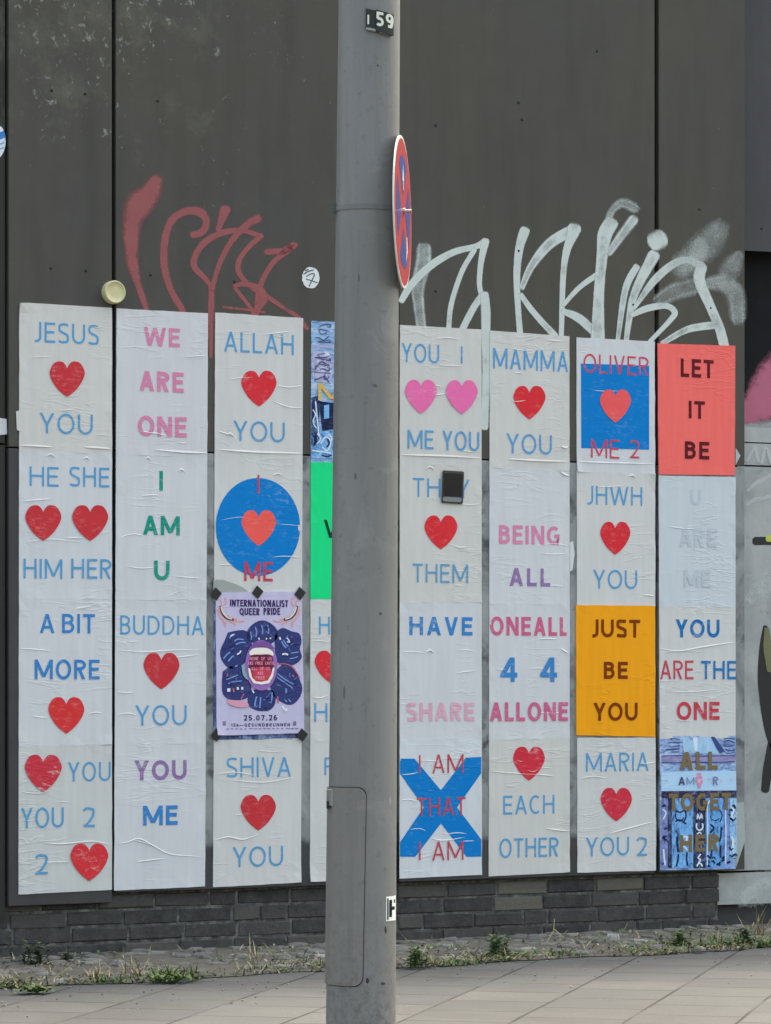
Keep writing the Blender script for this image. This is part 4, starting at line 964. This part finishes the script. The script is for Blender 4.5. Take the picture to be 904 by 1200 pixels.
on_sticker(r,o,[([z9(245,320),z9(330,270),z9(420,245)],1.3),([z9(290,365),z9(360,320),z9(415,310),z9(430,340),z9(385,440),z9(335,540)],1.1),([z9(285,405),z9(380,435),z9(490,475)],1.0),([z9(270,260),z9(330,235)],1.5)],ink((60,70,72),.3),.0024)
r,o=sticker(-3.5,165.5,10.4,19.5,-.0095,'blue and white round sticker at the left edge of the wall',(210,218,226))
on_sticker(r,o,[([(-12,166),(-4,161),(6,157)],8)],ink((50,120,190),.3),-.0086,'printed_band'); on_sticker(r,o,[([(-10,173),(-3,170),(5,167)],2),([(-10,177),(-3,175),(5,173)],1.6)],ink((120,170,210),.3),-.0086,'printed_band')
mb=MB(); v=[W(-6,489,-.0105),W(8,491,-.0105),W(8.6,509,-.0105),W(-6,510,-.0105)]; mb.face(v); mb.grid([v,[p+Vector((0,.0012,0)) for p in v]],closed=True)
tag(mb.build('paper_scrap',paper((198,198,202),1),None,W(0,510,-.0117)),'torn white paper scrap left of the JESUS poster','paper scrap')
for pts,lb in ((((862.5,941),(872,940),(873.5,985),(863,1016),(862.8,1016)),'grey torn paper strip beside the photo-print poster'),):
    mb=MB(); v=[W(a,b_,.0016) for a,b_ in pts]; mb.face(v); mb.grid([v,[p+Vector((0,.0014,0)) for p in v]],closed=True)
    tag(mb.build('paper_scrap',paper((160,168,166),1),None,W(866,1016,0)),lb,'paper scrap')
mb=MB(); v=[W(a,b_,.0012) for a,b_ in ((862.4,525),(868,534),(862.3,545))]; mb.face(v)
mb.grid([v,[p+Vector((0,.001,0)) for p in v]],closed=True); tag(mb.build('paper_scrap',paper((170,176,178),1),None,W(864,545,0)),'pale torn paper corner beside the salmon poster','paper scrap')
mb=MB(); v=[W(a,b_,.0012) for a,b_ in ((668.2,636),(672,634),(673.5,650),(671,668),(668.4,670))]; mb.face(v); mb.grid([v,[p+Vector((0,.001,0)) for p in v]],closed=True)
tag(mb.build('paper_scrap',paper((205,208,206),1),None,W(670,670,0)),'white torn paper sliver between the ALL and JHWH posters','paper scrap')

# ================================================================== STREET POLE
ZP=9.4; MPX=ZP/FPX
gy=HOR+CAM_H/MPX
axis=lambda py: P(433-10*(py/1200.0),py,ZP)
rad=lambda py: (36.0+4.9*(py/1200.0))*MPX
base=axis(gy); base.z=0
pole=empty('street_pole',base,'tall tapered grey steel street pole standing on the pavement before the posters','pole')
def pole_pt(py,ang,dr=0.0):
    """ang measured from the side facing the camera, positive to the right"""
    c=axis(py); r=rad(py)+dr
    return c+RT*(r*math.sin(ang))-FW*(r*math.cos(ang))
def py_of(z): return HOR-(z-CAM_H)/MPX
def pole_material(name,base,spots=True):
    m,n,b=new_mat(name); col=tuple(base)+(1,)
    c=mix(n,ramp(n,noise(n,pos(n,(5,5,1.2)),1.0,5,.6),[(.3,0.0),(.7,1.0)]),mul(col,.86),mul(col,1.12))
    c=mix(n,ramp(n,noise(n,pos(n),34,5,.75),[(.58,0.0),(.72,.6)]),c,mul(col,.45))
    c=mix(n,ramp(n,noise(n,pos(n,(26,26,1.3)),1.0,5,.7),[(.50,0.0),(.72,.45)]),c,mul(col,.62))
    c=mix(n,ramp(n,noise(n,pos(n,(1,1,1),(3,5,2)),6.5,6,.75,.8),[(.56,0.0),(.66,.40)]),c,mul(col,1.38))
    c=mix(n,ramp(n,noise(n,pos(n,(40,40,14)),1.0,3,.7),[(.72,0.0),(.78,.7)]),c,mul(col,2.0))
    # splash dirt near the pavement
    sx=n.nodes.new('ShaderNodeSeparateXYZ'); g=n.nodes.new('ShaderNodeNewGeometry'); n.links.new(g.outputs['Position'],sx.inputs[0])
    zm=n.nodes.new('ShaderNodeMapRange'); zm.inputs[1].default_value=.6; zm.inputs[2].default_value=.1; n.links.new(sx.outputs['Z'],zm.inputs[0])
    c=mix(n,mth(n,'MULTIPLY',zm.outputs[0],ramp(n,noise(n,pos(n),40,5,.8),[(.45,0.0),(.65,.8)])),c,(.075,.07,.06,1))
    n.links.new(c,b.inputs['Base Color']); b.inputs['Roughness'].default_value=.48; b.inputs['Metallic'].default_value=.15
    bump(n,b,noise(n,pos(n),60,4),.12,.002); return m
pmt=pole_material('pole_paint',(.205,.205,.203))
mb=MB(); rows=[]
for k in range(41):
    z=-.02+7.5*k/40; py=py_of(z); rows.append([pole_pt(py,2*math.pi*i/56) for i in range(56)])
idx=mb.grid(rows,closed=True); mb.f.append(idx[-1]); mb.mi.append(0)
mb.build('pole_shaft',pmt,pole,base,smooth=True)
# hatch in the pole, rounded corners on its right side
def hatch_outline(grow=0.0):
    y0,y1=922-grow,1152+grow; a1=R(6)+grow/40; a0=R(-104); rc=.26; ry=11
    def at(py):  # right edge angle
        e=a1-(py-922)/230*R(3.5)
        if py<y0+ry: q=(y0+ry-py)/ry; e-=rc*(1-math.sqrt(max(0,1-q*q)))
        if py>y1-ry: q=(py-(y1-ry))/ry; e-=rc*(1-math.sqrt(max(0,1-q*q)))
        return e
    ys=[y0+ry*(1-math.cos(R(k*11.25))) for k in range(8)]+[y0+ry+(y1-y0-2*ry)*k/16 for k in range(17)]+[y1-ry*(1-math.cos(R(90-k*11.25))) for k in range(1,9)]
    return ys,at,a0
def hatch(dr,grow,name,mat):
    ys,at,a0=hatch_outline(grow); mb=MB(); rows=[]
    for y_ in ys:
        e=at(y_); rows.append([pole_pt(y_,a0+(e-a0)*i/22,dr) for i in range(23)])
    mb.grid(rows)
    ring=rows[0]+[r[-1] for r in rows[1:]]+rows[-1][::-1][1:]+[r[0] for r in rows[::-1]][1:-1]
    inn=[]
    for p in ring:
        py=py_of(p.z); c=axis(py); v_=(p-c); v_.z=0; inn.append(p-v_.normalized()*(dr+.004))
    mb.grid([ring,inn],closed=True)
    return mb.build(name,mat,pole,base,smooth=False)
hatch(.0006,.9,'hatch_gap',plain('gap_dark',(.012,.012,.012),.9))
ho=hatch(.0045,0,'hatch',pole_material('hatch_paint',(.205,.197,.186)))
for p in ho.data.polygons: p.use_smooth=True
mb=MB(); 
for (y0,y1,w_,dr,mt) in ((925,943,R(7),.011,0),):
    a=R(-64); f=[pole_pt(y0,a-w_,dr),pole_pt(y0,a+w_,dr),pole_pt(y1,a+w_,dr),pole_pt(y1,a-w_,dr)]; g=[pole_pt(y_,a_,.0046) for y_,a_ in ((y0-1,a-w_*1.3),(y0-1,a+w_*1.3),(y1+1,a+w_*1.3),(y1+1,a-w_*1.3))]
    mb.face(f); mb.grid([f,g],closed=True)
lk=mb.build('lock',plain('lock_steel',(150,150,146),.4,metal=.4),ho,Vector((0,0,0))); 
# children of the hatch share the pole's origin
lk.location=-base; 
mb=MB(); a=R(-66); f=[pole_pt(938,a-R(4),.0118),pole_pt(938,a+R(4),.0118),pole_pt(947,a+R(4),.0118),pole_pt(947,a-R(4),.0118)]; mb.face(f); mb.grid([f,[p+FW*.01 for p in f]],closed=True)
kh=mb.build('keyhole',plain('keyhole_dark',(.02,.02,.02),.6),ho,Vector((0,0,0))); kh.location=-base

# no stopping sign on its clamp, seen almost edge-on
SC=P(471.5,248.5,ZP-.01); an=R(6.9); nrm=(RT*math.cos(an)-FW*math.sin(an)).normalized(); tan_=(RT*math.sin(an)+FW*math.cos(an)); up=(Vector((0,0,1))+RT*-.012).normalized()
RS=.209
sign=empty('road_sign',SC-Vector((0,0,RS)),'round red and blue no stopping sign seen almost edge on, clamped to the pole','road sign')
so=sign.location
def sp(a,b_,d): return SC+tan_*a+up*b_+nrm*d
def sdisc(r,d,n_=64): return [sp(r*math.cos(2*math.pi*i/n_),r*math.sin(2*math.pi*i/n_),d) for i in range(n_)]
wsm=plain('sign_white',(226,222,214),.4,var=.05); rsm=plain('sign_red',(178,58,66),.35,var=.08); bsm=plain('sign_blue',(46,78,146),.35,var=.08)
mb=MB(); f=sdisc(RS,.0022); bk_=sdisc(RS,-.002); mb.face(f); mb.grid([f,bk_],closed=True); mb.face(bk_[::-1]); mb.build('sign_plate',wsm,sign,so)
mb=MB(); mb.face(sdisc(RS*.962,.0030)); mb.build('red_face',rsm,sign,so)
for q in range(4):
    a0=math.pi/4+q*math.pi/2; r1=RS*.74; g=.031*RS/.209
    pts=[]; cen=a0+math.pi/4
    off=(g*1.414*math.cos(cen),g*1.414*math.sin(cen))
    lim=math.acos(min(1,(g*1.0)/r1)); dl=math.asin(g/r1)
    pts=[off]+[(r1*math.cos(a0+dl+(math.pi/2-2*dl)*k/12),r1*math.sin(a0+dl+(math.pi/2-2*dl)*k/12)) for k in range(13)]
    mb=MB(); mb.face([sp(a,b_,.0036) for a,b_ in pts]); mb.build('blue_field',bsm,sign,so)
for arrow in ([(-.018,.085),(.0,.135),(.018,.085),(.006,.088),(.006,.060),(-.006,.060),(-.006,.088)],[(.045,-.135),(.085,-.100),(.080,-.060),(.066,-.060),(.062,-.10)]):
    mb=MB(); mb.face([sp(a,b_,.0042) for a,b_ in arrow]); mb.build('arrow_mark',wsm,sign,so)
mb=MB(); rings=[[sp(r*math.cos(k*math.pi/4),r*math.sin(k*math.pi/4)+.002,d) for k in range(8)] for r,d in ((.009,.0032),(.009,.009),(.005,.009),(.005,.026))]
ix=mb.grid(rings,closed=True); mb.f.append(ix[-1]); mb.mi.append(0); mb.build('bolt',plain('bolt_steel',(190,170,160),.4,metal=.5),sign,so)
# bracket behind the plate and the strap round the pole
mb=MB()
c0=axis(245)
for y_ in (238,252):
    pass
a=[sp(-.02,.012,-.002),sp(.02,.012,-.002),sp(.02,-.012,-.002),sp(-.02,-.012,-.002)]; b2=[p-nrm*.03 for p in a]
mb.face(a); mb.grid([a,b2],closed=True); mb.face(b2[::-1]); mb.build('bracket',plain('galvanised',(120,124,124),.45,metal=.5),sign,so)
mb=MB(); rows=[[pole_pt(y_+1.0*math.sin(i*2*math.pi/56+1.2),2*math.pi*i/56,dr) for i in range(56)] for y_,dr in ((242.6,.0005),(242.8,.0024),(248.6,.0024),(248.8,.0005))]
mb.grid(rows,closed=True); mb.build('clamp_strap',pole_material('strap_steel',(.17,.17,.17)),sign,so)
mb=MB(); a=R(-83)
for (y0,y1,dr0,dr1,wa) in ((239.5,251.5,.001,.010,R(4)),):
    f=[pole_pt(y0,a-wa,dr1),pole_pt(y0,a+wa,dr1),pole_pt(y1,a+wa,dr1),pole_pt(y1,a-wa,dr1)]; g=[pole_pt(y0,a-wa,dr0),pole_pt(y0,a+wa,dr0),pole_pt(y1,a+wa,dr0),pole_pt(y1,a-wa,dr0)]
    mb.face(f); mb.grid([f,g],closed=True)
mb.build('clamp_screw',plain('screw_steel',(90,92,92),.5,metal=.4),sign,so)

# number plates 59
npl=empty('number_plate',pole_pt(46,R(8)),'black number plate with white 59 high on the grey pole','number plate')
no=npl.location
ang=lambda px,py: math.asin(max(-1,min(1,((px-CX)*MPX-((433-10*py/1200.)-CX)*MPX)/rad(py))))
def curved(px0,px1,py0,py1,dr,th,mat,name,parent,o,skew=0,n_=8):
    rows=[]
    for y_ in (py0,py1):
        rows.append([pole_pt(y_+skew*(i/n_),ang(px0+(px1-px0)*i/n_,31),dr) for i in range(n_+1)])
    mb=MB(); mb.grid(rows); ring=rows[0]+rows[1][::-1]; inn=[]
    for p in ring:
        c=axis(py_of(p.z)); v_=p-c; v_.z=0; inn.append(p-v_.normalized()*th)
    mb.grid([ring,inn],closed=True); return mb.build(name,mat,parent,o)
blk=plain('plate_black',(.018,.022,.022),.4); wpl=plain('plate_white',(226,228,214),.4,var=.05)
curved(429.2,440.2,17.5,41,.008,.008,blk,'plate',npl,no,2.5); curved(440.0,458.0,19,43.5,.012,.012,blk,'plate',npl,no,4)
curved(430.0,440.4,39.6,42.2,.0095,.009,plain('plate_rim',(150,156,152),.5),'plate_holder',npl,no,2.0); curved(443.5,455,43.2,45.4,.009,.009,plain('plate_rim2',(120,126,122),.5),'plate_holder',npl,no,2)
def curved_word(text,px0,px1,py0,py1,dr,t,mat,parent,o,skew=0,aspect=None,name='lettering'):
    wd=(px1-px0)/(py1-py0) if aspect is None else aspect
    mb=MB()
    for poly,li in layout(text,wd,t):
        mb.face([pole_pt(py1-p.y*(py1-py0)+skew*(p.x/wd),ang(px0+(px1-px0)*p.x/wd,(py0+py1)/2),dr+.00012*li) for p in poly])
    return mb.build(name,mat,parent,o)
curved_word('59',440.3,457.6,21.2,38.0,.0128,.20,wpl,npl,no,2.2,1.30)
curved_word('I',431.2,433.0,25,36,.0088,.16,wpl,npl,no,0,.16)
# torn sticker with an F on the pole
stk=curved(453.0,464.4,1048.5,1078,.0012,.0012,paper((222,224,220),.4),'sticker',None,Vector((0,0,0)),1.0) if False else None
def ang2(px,py): return ang_at(px,py)
def ang_at(px,py): return math.asin(max(-1,min(1,(px-(433-10*py/1200.))*MPX/rad(py))))
def pole_patch(px0,px1,py0,py1,dr,n_=6):
    rows=[[pole_pt(y_,ang_at(px0,1063)+(ang_at(px1,1063)-ang_at(px0,1063))*i/n_,dr) for i in range(n_+1)] for y_ in (py0,py1)]
    mb=MB(); mb.grid(rows); ring=rows[0]+rows[1][::-1]; inn=[]
    for p in ring:
        c=axis(py_of(p.z)); v_=p-c; v_.z=0; inn.append(p-v_.normalized()*dr*.9)
    mb.grid([ring,inn],closed=True); return mb
so2=pole_pt(1078,ang_at(459,1063))
st_=pole_patch(452.6,463.4,1049,1077.5,.0012).build('sticker',paper((224,226,222),.4),None,so2); tag(st_,'white sticker with a bold black F low on the grey pole','sticker')
bki=ink((26,28,30),.15)
pole_patch(453.6,455.0,1051,1076,.0018).build('printed_frame',bki,st_,so2)
mb=MB(); a0,a1=ang_at(455.8,1063),ang_at(462.5,1063)
for poly,li in layout('F',.5,.2): mb.face([pole_pt(1073-p.y*20,a0+(a1-a0)*p.x/.5,.0019+.0001*li) for p in poly])
mb.build('lettering',bki,st_,so2)

def scuff(px,py,wpx,hpx,col,lab):
    cx0=433-10*py/1200.; a_=math.asin((px-cx0)*MPX/rad(py)); hw=wpx*MPX/rad(py)/2; n_=9
    ring=[pole_pt(py+hpx/2*math.sin(2*math.pi*i/n_)*(.7+.5*rnd.random()),a_+hw*math.cos(2*math.pi*i/n_)*(.7+.5*rnd.random()),.0005) for i in range(n_)]
    mb=MB(); mb.face(ring); tag(mb.build('scuff',plain('scuff_mark',col,.7,scale=80,var=.3),pole,base),lab)
for q in ((457,938,5,10,(150,152,150),'pale scrape'),(397,668,3,6,(160,160,156),'pale chip'),(452,1088,3,10,(52,52,52),'dark scratch'),(431,1146,4,7,(50,50,50),'dark spot'),(449,1150,7,4,(60,60,58),'dark smudge'),
          (443,83,2,2,(30,30,30),'small dark hole'),(417,560,3,8,(92,92,92),'dull scratch'),(446,720,5,4,(86,86,86),'dull spot'),(408,640,4,14,(132,134,132),'light scrape'),(421,330,3,10,(96,98,100),'dull drip'),(440,455,6,5,(94,95,96),'dull spot'),(404,812,3,16,(94,94,92),'dull drip')):
    scuff(*q)

# ================================================================== WEEDS AND LITTER
def leaf_material(name,c,c2):
    m,n,b=new_mat(name); at=n.nodes.new('ShaderNodeAttribute'); at.attribute_name='cover'
    n.links.new(mix(n,at.outputs['Fac'],tuple(c)+(1,),tuple(c2)+(1,)),b.inputs['Base Color']); b.inputs['Roughness'].default_value=.6
    try: b.inputs['Subsurface Weight'].default_value=.0
    except Exception: pass
    return m
gm=leaf_material('weed_green',(.05,.10,.025),(.13,.20,.05)); dm=leaf_material('weed_dark',(.035,.06,.028),(.07,.11,.04)); ym=leaf_material('dry_straw',(.24,.19,.11),(.46,.39,.25))
def blade(mb,p,dirv,L,wd,bend,tone):
    side=Vector((dirv.y,-dirv.x,0)); side=side.normalized() if side.length>1e-4 else Vector((1,0,0)); n_=4; A=[];B=[]
    for i in range(n_+1):
        t=i/n_; q=p+dirv*L*t+Vector((0,0,-bend*L*t*t)); ww=wd*(1-t)**.7*.5+.0003
        A.append(q-side*ww); B.append(q+side*ww)
    mb.grid([A,B],al=[[tone]*(n_+1)]*2)
def leaf(mb,p,dirv,L,wd,tone):
    side=dirv.cross(Vector((0,0,1))); side=side.normalized() if side.length>1e-3 else Vector((1,0,0)); nrm_=side.cross(dirv).normalized()
    A=[];B=[];C=[]
    for i in range(5):
        t=i/4; q=p+dirv*L*t-Vector((0,0,.25*L*t*t)); ww=wd*math.sin(math.pi*(.06+.94*t)**.8)*.5
        A.append(q-side*ww+nrm_*ww*.3); B.append(q); C.append(q+side*ww+nrm_*ww*.3)
    mb.grid([A,B,C],al=[[tone]*5]*3)
def weed(name,px,py,wpx,hpx,kind,label,n_,mat,cat='weed'):
    g=G(px,py,.006); g.y=min(g.y,-.02); scl=(g-CAM).dot(FW)/FPX; W2=wpx*scl/2; H=hpx*scl; mb=MB()
    for _ in range(n_):
        q=g+Vector((rnd.gauss(0,.45)*W2*1.1,rnd.uniform(-.5,.5)*min(.14,W2),0)); q.y=min(q.y,-.012)
        a=rnd.random()*2*math.pi
        if kind=='grass':
            d=Vector((math.cos(a)*.55,math.sin(a)*.55-.1,1)).normalized(); blade(mb,q,d,H*rnd.uniform(.7,1.5),.008,rnd.uniform(.1,.5),rnd.random())
        elif kind=='dry':
            d=Vector((math.cos(a)*.6,math.sin(a)*.4-.1,rnd.uniform(.4,1))).normalized(); blade(mb,q,d,H*rnd.uniform(.7,1.6),.0065,rnd.uniform(.0,.5),rnd.random())
        elif kind=='low':
            d=Vector((math.cos(a),math.sin(a),rnd.uniform(.1,.9))).normalized(); leaf(mb,q+Vector((0,0,rnd.uniform(0,.25)*H)),d,rnd.uniform(.02,.055),rnd.uniform(.008,.017),rnd.random())
        else:      # upright stem with leaves
            L=H*rnd.uniform(.6,1.1); d=Vector((math.cos(a)*.25,math.sin(a)*.2,1)).normalized(); blade(mb,q,d,L,.004,.05,.2)
            for k in range(14):
                t=.10+.90*k/13; a2=rnd.random()*6.28; leaf(mb,q+d*L*t,Vector((math.cos(a2),math.sin(a2),.45)).normalized(),rnd.uniform(.025,.062)*(1.15-.4*t),rnd.uniform(.009,.019),rnd.random())
    return tag(mb.build(name,mat,None,Vector((g.x,g.y,0))),label,cat)
weed('weed',30,1136,34,36,'stem','dark leafy weed at the left end of the brick base',7,dm)
weed('weed',52,1136,20,30,'stem','small dark weed right of the leftmost weed against the bricks',4,dm)
weed('weed',85,1133,22,22,'stem','slender dark weed under the HIM HER column by the bricks',4,dm)
weed('weed',42,1163,44,14,'low','low bright green weed spreading onto the slabs at bottom left',110,gm)
weed('weed',203,1150,62,17,'low','wide bushy green weed at the foot of the bricks left of the pole',150,gm)
weed('grass_tuft',196,1148,50,22,'grass','green grass growing through the wide bushy weed left of the pole',46,gm,'grass tuft')
weed('grass_tuft',130,1151,60,8,'grass','thin low green grass along the slab edge at left',50,gm,'grass tuft')
weed('dry_grass',108,1148,22,18,'dry','small straw tuft nearest the left corner of the bricks',26,ym,'dry grass')
weed('dry_grass',62,1146,18,20,'dry','upright straw stalks among the leftmost weeds',9,ym,'dry grass')
weed('dry_grass',158,1147,34,26,'dry','large straw tuft left of the wide green weed',34,ym,'dry grass')
weed('dry_grass',298,1131,22,30,'dry','straw stalks leaning on the bricks just left of the pole',9,ym,'dry grass')
weed('weed',488,1134,22,24,'stem','leafy green weed just right of the pole',8,gm)
weed('grass_tuft',540,1130,70,9,'grass','sparse low grass between the pole and the taller green weed',46,gm,'grass tuft')
weed('weed',580,1122,26,28,'stem','taller green weed under the MAMMA column',10,gm)
weed('weed',600,1122,60,10,'low','low green leaves beside the taller weed under the EACH OTHER poster',70,gm)
weed('grass_tuft',650,1120,90,10,'grass','long low strip of grass under the MARIA poster',80,gm,'grass tuft')
weed('weed',795,1110,34,22,'stem','yellow green weed at the right end of the brick base',9,gm)
weed('weed',830,1110,70,11,'low','low green weeds at the right end of the bricks',110,gm)
weed('grass_tuft',845,1109,60,16,'grass','grass tuft at the brick corner on the right',55,gm,'grass tuft')
weed('weed',872,1108,16,22,'stem','leafy weed under the grey boards at right',6,gm)
weed('dry_grass',890,1100,24,46,'dry','tall straw grass in front of the grey boards at far right',22,ym,'dry grass')
weed('grass_tuft',893,1109,30,14,'grass','green grass below the tall straw at far right',34,gm,'grass tuft')
weed('grass_tuft',345,1134,60,7,'grass','short grass between the stones left of the pole',36,dm,'grass tuft')
def strip_material():
    m,n,b=new_mat('scruffy_growth'); at=n.nodes.new('ShaderNodeAttribute'); at.attribute_name='cover'
    n.links.new(ramp(n,at.outputs['Fac'],[(0,(.035,.065,.02,1)),(.35,(.08,.13,.035,1)),(.6,(.16,.19,.06,1)),(.75,(.24,.19,.11,1)),(1,(.44,.37,.24,1))]),b.inputs['Base Color']); b.inputs['Roughness'].default_value=.7; return m
gs=MB(); r2=random.Random(11)
dens=lambda x: .5+.5*math.sin(2.3*x+.6)*math.sin(5.9*x+2.0)+.25*math.sin(17*x)
for _ in range(11000):
    x=r2.uniform(-2.6,3.4)
    if r2.random()>max(.16,dens(x)): continue
    e=STRIP(x); u_=r2.random()
    yy=e+abs(r2.gauss(0,.10))-.02 if u_<.62 else r2.uniform(e,-.03)
    if yy>-.02: continue
    dry=r2.random()<(.30 if u_<.62 else .45); tone=r2.uniform(.68,1) if dry else r2.uniform(0,.6)
    a=r2.random()*6.28; zz=.004 if yy<e+.04 else .012+.02*(yy-e)/(-e)
    if r2.random()<.70:
        d=Vector((math.cos(a)*.8,math.sin(a)*.8,r2.uniform(.2,1.1))).normalized(); blade(gs,Vector((x,yy,zz)),d,r2.uniform(.02,.075),r2.uniform(.003,.0065),r2.uniform(.1,.6),tone)
    else:
        d=Vector((math.cos(a),math.sin(a),r2.uniform(.1,.8))).normalized(); leaf(gs,Vector((x,yy,zz+r2.uniform(0,.015))),d,r2.uniform(.015,.035),r2.uniform(.007,.014),tone)
tag(gs.build('ground_cover',strip_material()),'scruffy low grass, tiny weeds and dry stalks between the stones along the wall','ground cover',kind='stuff')
gr=MB()
for _ in range(260):
    x=r2.uniform(-2.8,3.4); yy=STRIP(x)-abs(r2.gauss(0,.5))-.01; q=r2.uniform(.002,.0055)
    stone(gr,(x,yy,.001),q,q,q*.8,r2.random()*6,r2.uniform(.5,1.0))
tag(gr.build('grit',st_m),'scattered grit and tiny crumbs on the paving slabs','grit',kind='stuff')
# loose stones, twig, scraps
def rock(px,py,r,label,tone,name='stone',h=.8):
    g=G(px,py,.02); g.y=min(g.y,-.05); mb=MB(); stone(mb,(g.x,g.y,.012),r,r*.8,r*h*1.5,rnd.random(),tone); return tag(mb.build(name,st_m,None,Vector((g.x,g.y,.012))),label,name)
rock(718,1103,.034,'pale angular stone standing on the strip under the MARIA poster',1.0)
rock(672,1106,.016,'small pale stone beside the broken twig',.95); rock(748,1109,.018,'flat grey stone right of the pale angular stone',.7)
rock(820,1112,.035,'flat grey stone among the weeds at the right brick corner',.75,h=.35); rock(70,1149,.02,'white pebble beside the leftmost weeds',1.0,h=.5); rock(277,1125,.012,'tiny white pebble against the bricks left of the pole',1.0)
tw=MB(); 
for a,b_ in (((640,1106),(650,1090)),((650,1090),(660,1099)),((649,1091),(650,1078))):
    p=G(a[0],1108,.02); q0=p+Vector((0,0,(1108-a[1])*.0038)); p2=G(b_[0],1108,.02); q1=p2+Vector((0,0,(1108-b_[1])*.0038))
    d=(q1-q0).normalized(); s1=d.cross(Vector((0,1,0))).normalized()*.0022; s2=Vector((0,.0022,0))
    tw.grid([[q0+s1,q0+s2,q0-s1,q0-s2],[q1+s1,q1+s2,q1-s1,q1-s2]],closed=True)
tag(tw.build('twig',ym,None,G(645,1108,.02)),'broken pale twig sticking up from the stones','twig')
g=G(468,1132,.004); mb=MB(); mb.box(g.x-.018,g.x+.018,g.y-.01,g.y+.01,.004,.010); tag(mb.build('litter_scrap',plain('red_plastic',(120,50,46),.5),None,g),'small dull red scrap lying on the slabs right of the pole','litter')
